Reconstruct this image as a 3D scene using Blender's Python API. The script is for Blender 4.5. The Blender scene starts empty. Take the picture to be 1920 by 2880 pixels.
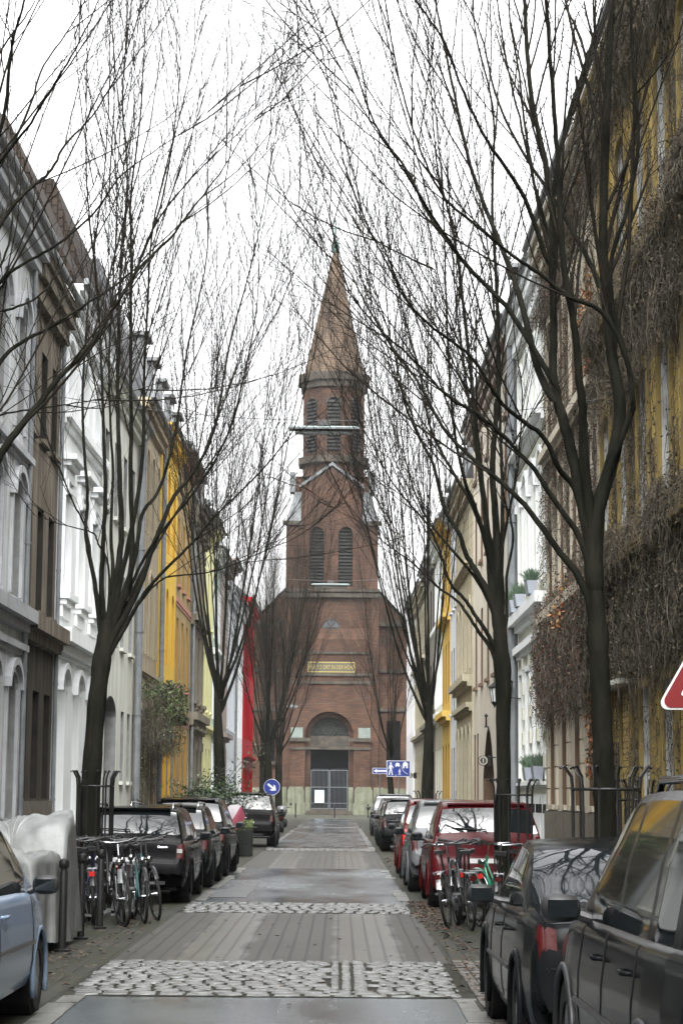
import bpy, math, random
import numpy as np
from mathutils import Vector, Matrix
R_ = math.radians
scene = bpy.context.scene
# ---------------------------------------------------------------- camera
FPX = 5800.0
TILT = math.atan(798 / FPX); ROLL = R_(.45); EYE = 1.65
cam = bpy.data.cameras.new('camera'); camo = bpy.data.objects.new('camera', cam)
scene.collection.objects.link(camo); scene.camera = camo
cam.sensor_fit = 'VERTICAL'; cam.sensor_height = 36; cam.sensor_width = 24
cam.lens = FPX / 2880 * 36; cam.clip_start = .1; cam.clip_end = 3000
camo.matrix_world = Matrix.Translation((0, 0, EYE)) @ Matrix.Rotation(math.pi / 2 + TILT, 4, 'X') @ Matrix.Rotation(ROLL, 4, 'Z')
# ---------------------------------------------------------------- overcast daylight
world = bpy.data.worlds.new('World'); scene.world = world; world.use_nodes = True
wn = world.node_tree.nodes; wl = world.node_tree.links
sky = wn.new('ShaderNodeTexSky'); sky.sky_type = 'NISHITA'; sky.sun_disc = False
SUN_EL, SUN_AZ = R_(52), R_(181)
sky.sun_elevation = SUN_EL; sky.sun_rotation = SUN_AZ
sky.air_density = 1.0; sky.dust_density = 4.0; sky.ozone_density = 1.0
hs = wn.new('ShaderNodeHueSaturation'); hs.inputs['Saturation'].default_value = .05; hs.inputs['Value'].default_value = 1.4
wl.new(sky.outputs[0], hs.inputs['Color'])
bg = wn['Background']; bg.inputs['Strength'].default_value = .15
# overcast luminance: the zenith is about three times as bright as the horizon
tcw = wn.new('ShaderNodeTexCoord'); sxw = wn.new('ShaderNodeSeparateXYZ'); mrw = wn.new('ShaderNodeMapRange')
mrw.inputs[1].default_value = 0; mrw.inputs[2].default_value = 1; mrw.inputs[3].default_value = .62; mrw.inputs[4].default_value = 1.75
mxw = wn.new('ShaderNodeMix'); mxw.data_type = 'RGBA'; mxw.blend_type = 'MULTIPLY'; mxw.inputs[0].default_value = 1
wl.new(tcw.outputs['Generated'], sxw.inputs[0]); wl.new(sxw.outputs[2], mrw.inputs[0]); wl.new(hs.outputs[0], mxw.inputs[6]); wl.new(mrw.outputs[0], mxw.inputs[7])
wl.new(mxw.outputs[2], bg.inputs['Color'])
sl = bpy.data.lights.new('sun', 'SUN'); sl.energy = .5; sl.angle = R_(30); sl.color = (1, .99, .96)
so = bpy.data.objects.new('sun', sl); scene.collection.objects.link(so)
so.location = (0, 0, 60)
sd = Vector((math.sin(SUN_AZ) * math.cos(SUN_EL), math.cos(SUN_AZ) * math.cos(SUN_EL), math.sin(SUN_EL)))
so.rotation_euler = sd.to_track_quat('Z', 'Y').to_euler()
scene.view_settings.view_transform = 'Standard'; scene.view_settings.look = 'None'
scene.view_settings.exposure = 1.68; scene.view_settings.gamma = 1.0
# ---------------------------------------------------------------- helpers
_c, _s = math.cos(TILT), math.sin(TILT)
_fw = np.array([0, _c, _s]); _up = np.array([0, -_s, _c]); _rt = np.array([1., 0, 0])
_r2 = math.cos(ROLL) * _rt + math.sin(ROLL) * _up; _u2 = -math.sin(ROLL) * _rt + math.cos(ROLL) * _up
def at(px, py, Y):
    """point of the street measured off the survey photo at distance Y"""
    d = _fw * FPX + _r2 * (px - 960) - _u2 * (py - 1440)
    p = d * (Y / d[1]); return Vector((p[0], Y, p[2] + EYE))
col = scene.collection
MATS = {}
def mat(name, c, rough=.8, c2=None, scale=3., bump=0., bscale=None, metal=0., stretch=(1, 1, 1), spec=.5, coat=0., detail=4., fac=(.35, .65), streak=None, aniso=None):
    """principled + noise between c and c2; optional bump"""
    if name in MATS: return MATS[name]
    if rough >= .7 and spec == .5: spec = .10   # chalky, sooty and dry surfaces hardly shine
    m = bpy.data.materials.new(name); m.use_nodes = True; MATS[name] = m
    n = m.node_tree.nodes; l = m.node_tree.links; p = n['Principled BSDF']
    p.inputs['Base Color'].default_value = (*c, 1); p.inputs['Roughness'].default_value = rough
    p.inputs['Metallic'].default_value = metal; p.inputs['Specular IOR Level'].default_value = spec
    p.inputs['Coat Weight'].default_value = coat; p.inputs['Coat Roughness'].default_value = .04
    if c2 is None and not bump: return m
    tc = n.new('ShaderNodeTexCoord'); mp = n.new('ShaderNodeMapping'); mp.inputs['Scale'].default_value = stretch
    l.new(tc.outputs['Object'], mp.inputs[0])
    nz = n.new('ShaderNodeTexNoise'); nz.inputs['Scale'].default_value = scale; nz.inputs['Detail'].default_value = detail
    nz.inputs['Roughness'].default_value = .65
    l.new(mp.outputs[0], nz.inputs[0])
    if c2 is not None:
        r = n.new('ShaderNodeValToRGB'); r.color_ramp.elements[0].position = fac[0]; r.color_ramp.elements[1].position = fac[1]
        r.color_ramp.elements[0].color = (*c2, 1); r.color_ramp.elements[1].color = (*c, 1)
        l.new(nz.outputs[0], r.inputs[0]); out = r.outputs[0]
        if streak:
            m2 = n.new('ShaderNodeMapping'); m2.inputs['Scale'].default_value = (1, 1, .06); l.new(tc.outputs['Object'], m2.inputs[0])
            n2 = n.new('ShaderNodeTexNoise'); n2.inputs['Scale'].default_value = 5; n2.inputs['Detail'].default_value = 6; l.new(m2.outputs[0], n2.inputs[0])
            r2 = n.new('ShaderNodeValToRGB'); r2.color_ramp.elements[0].position = .38; r2.color_ramp.elements[1].position = .62
            r2.color_ramp.elements[0].color = (streak, streak, streak * .96, 1); r2.color_ramp.elements[1].color = (1, 1, 1, 1)
            l.new(n2.outputs[0], r2.inputs[0])
            mx = n.new('ShaderNodeMix'); mx.data_type = 'RGBA'; mx.blend_type = 'MULTIPLY'; mx.inputs[0].default_value = 1
            l.new(out, mx.inputs[6]); l.new(r2.outputs[0], mx.inputs[7]); out = mx.outputs[2]
        l.new(out, p.inputs['Base Color'])
    if bump:
        nb = n.new('ShaderNodeTexNoise'); nb.inputs['Scale'].default_value = bscale or scale * 6; nb.inputs['Detail'].default_value = 6
        l.new(mp.outputs[0], nb.inputs[0])
        b = n.new('ShaderNodeBump'); b.inputs['Strength'].default_value = bump; b.inputs['Distance'].default_value = .02
        l.new(nb.outputs[0], b.inputs['Height']); l.new(b.outputs[0], p.inputs['Normal'])
    return m
def brickmat(name, c1, c2, mortar, w=.25, h=.075, ms=.01, rough=.85, spec=.10, rot=(R_(90), 0, 0), off=.5, wear=None, bump=.3, mscale=1., big=None):
    """brick/paver pattern laid in object space"""
    m = bpy.data.materials.new(name); m.use_nodes = True; MATS[name] = m
    n = m.node_tree.nodes; l = m.node_tree.links; p = n['Principled BSDF']; p.inputs['Roughness'].default_value = rough; p.inputs['Specular IOR Level'].default_value = spec
    tc = n.new('ShaderNodeTexCoord'); mp = n.new('ShaderNodeMapping'); mp.vector_type = 'POINT'
    mp.inputs['Rotation'].default_value = rot; l.new(tc.outputs['Object'], mp.inputs[0])
    b = n.new('ShaderNodeTexBrick'); b.offset = off
    for k, v in (('Color1', c1), ('Color2', c2), ('Mortar', mortar)): b.inputs[k].default_value = (*v, 1)
    b.inputs['Scale'].default_value = 1; b.inputs['Mortar Size'].default_value = ms; b.inputs['Brick Width'].default_value = w; b.inputs['Row Height'].default_value = h
    b.inputs['Mortar Smooth'].default_value = .2
    l.new(mp.outputs[0], b.inputs[0])
    nz = n.new('ShaderNodeTexNoise'); nz.inputs['Scale'].default_value = .7 * mscale; nz.inputs['Detail'].default_value = 8; nz.inputs['Roughness'].default_value = .7
    l.new(tc.outputs['Object'], nz.inputs[0])
    r = n.new('ShaderNodeValToRGB'); r.color_ramp.elements[0].position = .32; r.color_ramp.elements[1].position = .7
    big = big or ((.55, .52, .48), (1.25, 1.2, 1.12))
    r.color_ramp.elements[0].color = (*big[0], 1); r.color_ramp.elements[1].color = (*big[1], 1)
    l.new(nz.outputs[0], r.inputs[0])
    mx = n.new('ShaderNodeMix'); mx.data_type = 'RGBA'; mx.blend_type = 'MULTIPLY'; mx.inputs[0].default_value = 1
    l.new(b.outputs[0], mx.inputs[6]); l.new(r.outputs[0], mx.inputs[7]); l.new(mx.outputs[2], p.inputs['Base Color'])
    bp = n.new('ShaderNodeBump'); bp.inputs['Strength'].default_value = bump; bp.inputs['Distance'].default_value = .01; bp.invert = True
    l.new(b.outputs['Fac'], bp.inputs['Height']); l.new(bp.outputs[0], p.inputs['Normal'])
    return m
def tag(o, label=None, cat=None, group=None, kind=None):
    if label: o['label'] = label
    if cat: o['category'] = cat
    if group: o['group'] = group
    if kind: o['kind'] = kind
    return o
def thing(name, loc, label, cat, group=None, rz=0, scale=None):
    o = bpy.data.objects.new(name, None); col.objects.link(o); o.location = loc; o.rotation_euler = (0, 0, rz)
    if scale: o.scale = scale
    o.empty_display_size = .2
    return tag(o, label, cat, group)
class MB:
    """collects shapes; build() links them as ONE mesh object"""
    def __init__(s, org=(0, 0, 0)): s.v = []; s.f = []; s.m = []; s.k = 0; s.o = Vector(org); s.M = None
    def add(s, vs, fs):
        b = len(s.v)
        if s.M is not None: vs = [s.M @ Vector(q) for q in vs]
        s.v += [(q[0] - s.o[0], q[1] - s.o[1], q[2] - s.o[2]) for q in vs]
        s.f += [tuple(i + b for i in f) for f in fs]; s.m += [s.k] * len(fs); return s
    def box(s, x0, x1, y0, y1, z0, z1):
        v = [(x, y, z) for x in (x0, x1) for y in (y0, y1) for z in (z0, z1)]
        return s.add(v, [(0, 1, 3, 2), (4, 6, 7, 5), (0, 4, 5, 1), (2, 3, 7, 6), (0, 2, 6, 4), (1, 5, 7, 3)])
    def quad(s, *p): return s.add(p, [tuple(range(len(p)))])
    def prism(s, pts, d):
        """closed polygon pts extruded by vector d"""
        n = len(pts); d = Vector(d); a = [Vector(q) for q in pts]
        return s.add(a + [q + d for q in a], [tuple(range(n))[::-1], tuple(range(n, 2 * n))] + [(i, (i + 1) % n, (i + 1) % n + n, i + n) for i in range(n)])
    def tube(s, pts, r, n=6, cap=True):
        P = [Vector(q) for q in pts]; m = len(P)
        if not hasattr(r, '__len__'): r = [r] * m
        vs = []; fs = []; ref = None
        for i, q in enumerate(P):
            t = (P[min(i + 1, m - 1)] - P[max(i - 1, 0)])
            if t.length < 1e-9: t = Vector((0, 0, 1))
            t.normalize()
            if ref is None: ref = Vector((1, 0, 0)) if abs(t.x) < .8 else Vector((0, 1, 0))
            u = (ref - t * ref.dot(t)).normalized(); w = t.cross(u); ref = u
            for k in range(n):
                a = 2 * math.pi * k / n; vs.append(q + (u * math.cos(a) + w * math.sin(a)) * r[i])
        for i in range(m - 1):
            for k in range(n): fs.append((i * n + k, i * n + (k + 1) % n, (i + 1) * n + (k + 1) % n, (i + 1) * n + k))
        if cap: fs += [tuple(range(n))[::-1], tuple(range((m - 1) * n, m * n))]
        return s.add(vs, fs)
    def lathe(s, c, prof, n=16, axis='z'):
        """prof = [(r, h)]"""
        vs = []; fs = []
        for r, h in prof:
            for k in range(n):
                a = 2 * math.pi * k / n; x, y = r * math.cos(a), r * math.sin(a)
                vs.append({'z': (x, y, h), 'x': (h, x, y), 'y': (x, h, y)}[axis])
        vs = [Vector(q) + Vector(c) for q in vs]
        for i in range(len(prof) - 1):
            for k in range(n): fs.append((i * n + k, i * n + (k + 1) % n, (i + 1) * n + (k + 1) % n, (i + 1) * n + k))
        if prof[0][0] > 1e-6: fs.append(tuple(range(n)))
        if prof[-1][0] > 1e-6: fs.append(tuple(range((len(prof) - 1) * n, len(prof) * n)))
        return s.add(vs, fs)
    def build(s, name, mats, parent=None, smooth=False, angle=None):
        me = bpy.data.meshes.new(name); me.from_pydata([tuple(q) for q in s.v], [], s.f)
        if not isinstance(mats, (list, tuple)): mats = [mats]
        for q in mats: me.materials.append(q)
        if len(mats) > 1: me.polygons.foreach_set('material_index', s.m)
        if smooth:
            me.polygons.foreach_set('use_smooth', [True] * len(me.polygons))
            if angle: me.set_sharp_from_angle(angle=R_(angle))
        me.update(); o = bpy.data.objects.new(name, me); col.objects.link(o)
        if parent is not None: o.parent = parent
        else: o.location = s.o
        return o
def build_each(b, name, mats, parent=None, smooth=False, angle=None):
    """one object per separate piece of b"""
    up = list(range(len(b.v)))
    def root(i):
        while up[i] != i: up[i] = up[up[i]]; i = up[i]
        return i
    for f in b.f:
        for q in f[1:]: up[root(q)] = root(f[0])
    gr = {}
    for f, m in zip(b.f, b.m): gr.setdefault(root(f[0]), []).append((f, m))
    out = []
    for fs in gr.values():
        idx = sorted(set(q for f, m in fs for q in f)); mp = {q: i for i, q in enumerate(idx)}; c = MB(b.o)
        c.v = [b.v[q] for q in idx]; c.f = [tuple(mp[q] for q in f) for f, m in fs]; c.m = [m for f, m in fs]; out.append(c.build(name, mats, parent, smooth, angle))
    return out
def numesh(name, V, Q, mats, parent=None, mi=None, org=None, smooth=False):
    """fast mesh of quads from numpy arrays"""
    me = bpy.data.meshes.new(name); V = np.asarray(V, dtype=np.float32)
    if org is not None: V = V - np.array(org, dtype=np.float32)
    Q = np.asarray(Q, dtype=np.int32); n = len(Q); k = Q.shape[1]
    me.vertices.add(len(V)); me.vertices.foreach_set('co', V.ravel())
    me.loops.add(n * k); me.loops.foreach_set('vertex_index', Q.ravel())
    me.polygons.add(n); me.polygons.foreach_set('loop_start', np.arange(0, n * k, k, dtype=np.int32)); me.polygons.foreach_set('loop_total', np.full(n, k, dtype=np.int32))
    if not isinstance(mats, (list, tuple)): mats = [mats]
    for q in mats: me.materials.append(q)
    if mi is not None: me.polygons.foreach_set('material_index', np.asarray(mi, dtype=np.int32))
    if smooth: me.polygons.foreach_set('use_smooth', np.ones(n, dtype=bool))
    me.update(calc_edges=True); me.validate()
    o = bpy.data.objects.new(name, me); col.objects.link(o)
    if parent is not None: o.parent = parent
    elif org is not None: o.location = org
    return o
def text_mesh(txt, size, name, m, parent, loc, rot, depth=.004, align='CENTER', sx=1.):
    cu = bpy.data.curves.new(name, 'FONT'); cu.body = txt; cu.size = size; cu.align_x = align; cu.align_y = 'CENTER'; cu.extrude = depth
    t = bpy.data.objects.new(name, cu); col.objects.link(t)
    dg = bpy.context.evaluated_depsgraph_get(); me = bpy.data.meshes.new_from_object(t.evaluated_get(dg))
    bpy.data.objects.remove(t); me.name = name; me.materials.clear(); me.materials.append(m)
    o = bpy.data.objects.new(name, me); col.objects.link(o); o.parent = parent; o.location = loc; o.rotation_euler = rot; o.scale = (sx, 1, 1); return o
def kids(o): return [c for c in bpy.data.objects if c.parent == o]
def copy_tree(o, parent=None):
    c = o.copy(); col.objects.link(c)
    if parent is not None: c.parent = parent
    for ch in KID.get(o, None) or kids(o): copy_tree(ch, c)
    return c
KID = {}
def lin(v):  # sRGB 0..255 -> linear
    return tuple((x / 255 / 12.92) if x / 255 < .04045 else ((x / 255 + .055) / 1.055) ** 2.4 for x in v)
# ---------------------------------------------------------------- materials
black = mat('black_paint', (.012, .012, .013), .35)
rubber = mat('rubber', (.006, .006, .006), .8, spec=.3)
chrome = mat('chrome', (.42, .43, .45), .15, metal=1.)
steel = mat('galvanised_steel', (.16, .165, .17), .4, metal=.6)
plastic = mat('black_plastic', (.015, .015, .016), .45)
glass = mat('window_glass', (.05, .055, .06), .06, spec=.9)
glass_pale = mat('curtained_glass', (.22, .24, .26), .08, (.12, .13, .15), 1.3, spec=.9)
cglass = mat('car_glass', (.006, .008, .009), .03, spec=.6)
bark = mat('wet_bark', (.014, .0135, .010), .9, (.004, .0045, .003), 6., .8, 30., stretch=(1, 1, .25), spec=.05)
twigm = mat('twig_bark', (.021, .018, .014), .85, (.010, .009, .007), 3., spec=.05)
slate = mat('roof_slate', (.06, .062, .068), .5, (.03, .032, .036), 2., .3, 14.)
zinc = mat('zinc', (.20, .215, .22), .5, (.14, .15, .16), 3., metal=.3)
iron = mat('wrought_iron', (.006, .006, .006), .5, spec=.3)
white = mat('white_enamel', (.5, .51, .51), .35)
blue = mat('sign_blue', (.006, .02, .15), .4)
redm = mat('sign_red', (.13, .004, .006), .4)
taill = mat('tail_light_lens', (.040, .003, .003), .25, spec=.3)
clearl = mat('lamp_lens', (.3, .3, .29), .1, coat=1.)
# ================================================================= SETTING
random.seed(4)
def sheet(name, pts, z, m, t=0):
    b = MB(); b.quad(*[(x, y, z) for x, y in pts]); o = b.build(name, m); tag(o, kind='structure'); return o
def wetmat(name, c, c2, r0=.22, r1=.55, scale=.9, bump=.25, bscale=60., wear=None):
    m = bpy.data.materials.new(name); m.use_nodes = True
    n = m.node_tree.nodes; l = m.node_tree.links; p = n['Principled BSDF']
    tc = n.new('ShaderNodeTexCoord'); mp = n.new('ShaderNodeMapping'); mp.inputs['Scale'].default_value = (1, .35, 1); l.new(tc.outputs['Object'], mp.inputs[0])
    a = n.new('ShaderNodeTexNoise'); a.inputs['Scale'].default_value = scale; a.inputs['Detail'].default_value = 7; a.inputs['Roughness'].default_value = .6; l.new(mp.outputs[0], a.inputs[0])
    r = n.new('ShaderNodeValToRGB'); r.color_ramp.elements[0].position = .35; r.color_ramp.elements[1].position = .66
    r.color_ramp.elements[0].color = (*c2, 1); r.color_ramp.elements[1].color = (*c, 1); l.new(a.outputs[0], r.inputs[0])
    g = n.new('ShaderNodeTexNoise'); g.inputs['Scale'].default_value = 90; g.inputs['Detail'].default_value = 3; l.new(tc.outputs['Object'], g.inputs[0])
    mg = n.new('ShaderNodeMix'); mg.data_type = 'RGBA'; mg.blend_type = 'OVERLAY'; mg.inputs[0].default_value = .5; l.new(r.outputs[0], mg.inputs[6]); l.new(g.outputs[0], mg.inputs[7])
    l.new(mg.outputs[2], p.inputs['Base Color'])
    q = n.new('ShaderNodeMapRange'); q.inputs[1].default_value = .35; q.inputs[2].default_value = .7; q.inputs[3].default_value = r0; q.inputs[4].default_value = r1
    l.new(a.outputs[0], q.inputs[0]); l.new(q.outputs[0], p.inputs['Roughness'])
    b = n.new('ShaderNodeBump'); b.inputs['Strength'].default_value = bump; b.inputs['Distance'].default_value = .004
    h = n.new('ShaderNodeTexNoise'); h.inputs['Scale'].default_value = bscale; h.inputs['Detail'].default_value = 4; l.new(tc.outputs['Object'], h.inputs[0]); l.new(h.outputs[0], b.inputs['Height']); l.new(b.outputs[0], p.inputs['Normal'])
    return m
asph = wetmat('wet_asphalt', (.054, .066, .072), (.028, .034, .038), .12, .32, .5)
asph2 = wetmat('asphalt_patch', (.034, .039, .042), (.022, .025, .027), .2, .42, 1.5)
def paver(name, c1, c2, mo, w, h, rough=.5, mossy=None, tracks=False, along=True):
    m = brickmat(name, c1, c2, mo, w, h, .014, rough, .28, (0, 0, R_(90) if along else 0), .5, bump=.6, mscale=1.2, big=((.7, .7, .7), (1.2, 1.2, 1.2)))
    n = m.node_tree.nodes; l = m.node_tree.links; p = n['Principled BSDF']
    tc = n.new('ShaderNodeTexCoord')
    src = p.inputs['Base Color'].links[0].from_socket
    if tracks:  # two polished wheel tracks: wear and wet reflection put into a paler colour
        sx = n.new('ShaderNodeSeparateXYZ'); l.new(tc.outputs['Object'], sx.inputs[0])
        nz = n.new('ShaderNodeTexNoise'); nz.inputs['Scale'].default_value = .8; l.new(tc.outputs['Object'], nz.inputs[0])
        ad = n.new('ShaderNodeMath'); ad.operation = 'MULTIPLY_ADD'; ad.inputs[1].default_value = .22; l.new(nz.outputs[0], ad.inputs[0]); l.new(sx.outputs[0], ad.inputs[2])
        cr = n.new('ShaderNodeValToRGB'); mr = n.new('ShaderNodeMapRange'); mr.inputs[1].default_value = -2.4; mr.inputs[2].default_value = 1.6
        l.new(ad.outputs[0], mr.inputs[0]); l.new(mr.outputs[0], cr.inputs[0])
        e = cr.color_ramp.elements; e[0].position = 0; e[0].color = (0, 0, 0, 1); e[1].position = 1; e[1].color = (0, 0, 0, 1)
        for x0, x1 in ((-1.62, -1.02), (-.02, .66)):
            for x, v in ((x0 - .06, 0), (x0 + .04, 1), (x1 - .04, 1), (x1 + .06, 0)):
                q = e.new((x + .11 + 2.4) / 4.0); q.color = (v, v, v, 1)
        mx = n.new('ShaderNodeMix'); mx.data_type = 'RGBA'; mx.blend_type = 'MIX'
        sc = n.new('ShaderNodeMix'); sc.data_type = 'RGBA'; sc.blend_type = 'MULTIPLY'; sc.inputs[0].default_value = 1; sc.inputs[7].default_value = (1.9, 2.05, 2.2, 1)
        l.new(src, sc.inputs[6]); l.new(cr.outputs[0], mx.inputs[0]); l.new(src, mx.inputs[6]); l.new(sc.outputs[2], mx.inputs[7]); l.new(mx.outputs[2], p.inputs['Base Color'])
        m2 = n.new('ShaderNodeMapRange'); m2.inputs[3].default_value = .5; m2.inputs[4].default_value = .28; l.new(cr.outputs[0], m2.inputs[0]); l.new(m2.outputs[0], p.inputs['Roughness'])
    if mossy:
        nz = n.new('ShaderNodeTexNoise'); nz.inputs['Scale'].default_value = 1.1; nz.inputs['Detail'].default_value = 8; l.new(tc.outputs['Object'], nz.inputs[0])
        r = n.new('ShaderNodeValToRGB'); r.color_ramp.elements[0].position = .42; r.color_ramp.elements[1].position = .62; l.new(nz.outputs[0], r.inputs[0])
        mx = n.new('ShaderNodeMix'); mx.data_type = 'RGBA'; mx.inputs[7].default_value = (*mossy, 1); l.new(r.outputs[0], mx.inputs[0]); l.new(src, mx.inputs[6]); l.new(mx.outputs[2], p.inputs['Base Color'])
    return m
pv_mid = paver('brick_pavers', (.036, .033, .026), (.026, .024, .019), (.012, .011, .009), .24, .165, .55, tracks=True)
pv_side = paver('mossy_pavers', (.027, .026, .020), (.019, .0185, .014), (.007, .008, .005), .24, .165, .65, mossy=(.014, .0155, .006))
pv_walk = paver('pavement_slabs', (.06, .06, .058), (.045, .045, .044), (.012, .012, .012), .5, .5, .5, along=False)
gnd = mat('ground_earth', (.07, .068, .062), .9, (.05, .048, .045), .4)
G = MB(); G.box(-400, 400, -200, 900, -1, -.02); tag(G.build('ground', gnd), kind='structure')
CL, CR = -2.25, 1.10      # the two edges of the carriageway
# one street bed, then the surfaces butt end to end
LF, RF = -6.3, 5.0
def strip(name, y0, y1, m, z=.0, x0=CL, x1=CR): return sheet(name, [(x0, y0), (x1, y0), (x1, y1), (x0, y1)], z, m)
strip('road', -90, 17.35, asph); strip('road', 32.3, 47.6, asph); strip('road', 65.2, 150, asph)
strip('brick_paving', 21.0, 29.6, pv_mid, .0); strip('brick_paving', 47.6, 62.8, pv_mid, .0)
strip('road_patch', 10, 17.3, asph2, .004, -.46, .0)
strip('road_patch', 67, 92, asph2, .004, -1.3, .5)
strip('road_patch', 34, 41, wetmat('light_patch', (.045, .050, .052), (.03, .034, .035), .2, .4, .8), .004, -2.25, -1.5)
strip('parking_bay', -90, 150, pv_side, -.004, LF + 1.6, CL); strip('parking_bay', -90, 150, pv_side, -.004, CR, RF - 1.5)
b = MB(); b.box(LF - .5, LF + 1.6, -90, 150, -.1, .10); tag(b.build('sidewalk', pv_walk), kind='structure')
b = MB(); b.box(RF - 1.5, RF + .5, -90, 150, -.1, .10); tag(b.build('sidewalk', pv_walk), kind='structure')
strip('church_forecourt', 150, 190, paver('forecourt_pavers', (.032, .033, .026), (.025, .026, .02), (.012, .014, .008), .4, .3, .7, mossy=(.028, .030, .016)), -.004, -40, 40)
# edge stones beside the carriageway: pale, worn
stone = mat('kerb_stone', (.12, .12, .11), .35, (.05, .05, .045), 5., .5, 25., spec=.5)
k = MB()
random.seed(8)
for x0, x1, segs in ((CL - .02, CL + .16, [(8, 17.3), (33, 47.6), (66, 100)]), (CR - .16, CR + .02, [(6, 17.3), (33, 37), (42, 46.5), (62.9, 108)])):
    for a, c in segs:
        y = a
        while y < c:
            d = random.uniform(.7, 1.0)
            if random.random() < .9: k.box(x0 + random.uniform(-.03, .03), x1 + random.uniform(-.04, .04), y, min(y + d - .02, c), -.05, .008 + random.uniform(0, .006))
            y += d
for x, a, c in ((CL - 1.0, 10, 60),): k.box(x - .05, x + .05, a, c, -.05, .012)
tag(k.build('kerb', stone), kind='structure')
# cobbled strips, every sett modelled
sett = mat('granite_sett', (.125, .128, .124), .26, (.06, .061, .058), 5., .35, 60., spec=.5, detail=6, fac=(.36, .6))
joint = mat('joint_soil', (.030, .029, .024), .9, (.015, .015, .012), 6.)
def cobbles(y0, y1, rows_big=True, step=.165, x0=CL + .06, x1=CR - .06, lanes=True, nx=.17):
    V = []; Q = []; MI = []
    def stone_at(cx, cy, w, d, h):
        a = .86; t = random.uniform(-.005, .006); z0, z1 = -.03, h + t
        j = lambda s: random.uniform(-s, s)
        base = [(cx - w / 2, cy - d / 2), (cx + w / 2, cy - d / 2), (cx + w / 2, cy + d / 2), (cx - w / 2, cy + d / 2)]
        base = [(p + j(.005), q + j(.005)) for p, q in base]; n = len(V)
        for p, q in base: V.append((p, q, z0))
        for p, q in base: V.append((cx + (p - cx) * .97, cy + (q - cy) * .97, z1 - .010))
        tilt = j(.005), j(.005)
        for i, (p, q) in enumerate(base): V.append((cx + (p - cx) * a, cy + (q - cy) * a, z1 + tilt[0] * (1 if i in (1, 2) else -1) + tilt[1] * (1 if i > 1 else -1)))
        for b_ in (0, 4):
            for i in range(4): Q.append((n + b_ + i, n + b_ + (i + 1) % 4, n + b_ + 4 + (i + 1) % 4, n + b_ + 4 + i)); MI.append(1 if b_ == 0 else 0)
        Q.append((n + 8, n + 9, n + 10, n + 11)); MI.append(0)
    y = y0
    lan = [(-.07, .02), (.025, .125), (.13, .27)] if lanes else []
    while y < y1:
        big = rows_big and y - y0 < .32
        d = (.15 if big else step) + random.uniform(-.012, .012)
        if y + d > y1 + .05: break
        x = x0 + random.uniform(-.08, 0)
        while x < x1:
            w = (.235 if big else nx) + random.uniform(-.025, .025)
            if x + w > x1: w = x1 - x
            if w < .05: break
            cx = x + w / 2
            if not (lanes and -.08 < cx < .28 and not big):
                stone_at(cx, y + d / 2, w - .026, d - .02, .016 + .012 * math.sin(math.pi * min(1, (y - y0) / (y1 - y0))))
            x += w
        y += d
    for a, c in lan:
        y = y0 + .3
        while y < y1:
            d = random.uniform(.22, .34); stone_at((a + c) / 2, y + d / 2, c - a - .02, d - .02, .02); y += d
    b = numesh('cobblestone_strip', V, Q, [sett, joint], mi=MI); tag(b, kind='structure')
    strip('joint_bed', y0 - .01, y1 + .01, joint, .0, x0 - .1, x1 + .1)
cobbles(17.4, 21.0)
cobbles(29.62, 32.28, False, lanes=False)
cobbles(62.8, 65.2, False, .2, lanes=False, nx=.2)
cobbles(107.5, 110, False, .3, lanes=False, nx=.35)
# small setts in the right gutter by the first strip
V = MB(); random.seed(3)
for i in range(20):
    for j in range(3):
        y = 15 + i * .32; V.box(CR + .05 + j * .11, CR + .14 + j * .11, y, y + random.uniform(.2, .29), -.05, .004 + random.uniform(0, .01))
tag(V.build('gutter_setts', mat('dirty_setts', (.09, .083, .075), .5, (.03, .026, .022), 6., .5, 40.)), kind='structure')
# fallen leaves
def scatter(name, boxes, mats, seed, size=(.02, .045), z=.012):
    rnd = np.random.RandomState(seed); V = []; Q = []; MI = []
    for (x0, x1, y0, y1, n) in boxes:
        for _ in range(n):
            t = rnd.rand(); cx = x0 + (x1 - x0) * (.5 + .25 * rnd.randn()); cy = y0 + (y1 - y0) * t; s = rnd.uniform(*size); a = rnd.rand() * 6.3
            tl = rnd.uniform(-.5, .5, 2) * s * .8; m = len(V)
            for k_, (du, dv) in enumerate(((-1, 0), (0, -.6), (1, 0), (0, .6))):
                V.append((cx + s * (du * math.cos(a) - dv * math.sin(a)), cy + s * (du * math.sin(a) + dv * math.cos(a)), z + abs(tl[0]) * (k_ % 2) + rnd.rand() * .01))
            Q.append((m, m + 1, m + 2, m + 3)); MI.append(rnd.randint(len(mats)))
    return numesh(name, V, Q, mats, mi=MI)
lf = [mat('leaf_rust', (.07, .026, .012), .6), mat('leaf_brown', (.04, .022, .012), .6), mat('leaf_ochre', (.08, .05, .02), .6), mat('leaf_dark', (.018, .012, .008), .6)]
o = scatter('fallen_leaves', [(1.05, 1.5, 26, 33, 700), (1.0, 1.6, 16, 26, 260), (-3.2, -2.3, 14, 22, 260), (-2.9, -2.2, 22, 30, 120), (1.1, 1.5, 46, 56, 160), (-2, 1, 10, 30, 40)], lf, 5)
tag(o, 'rust brown fallen leaves lying along the gutters and round the bicycles', 'leaves', kind='stuff')
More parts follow.
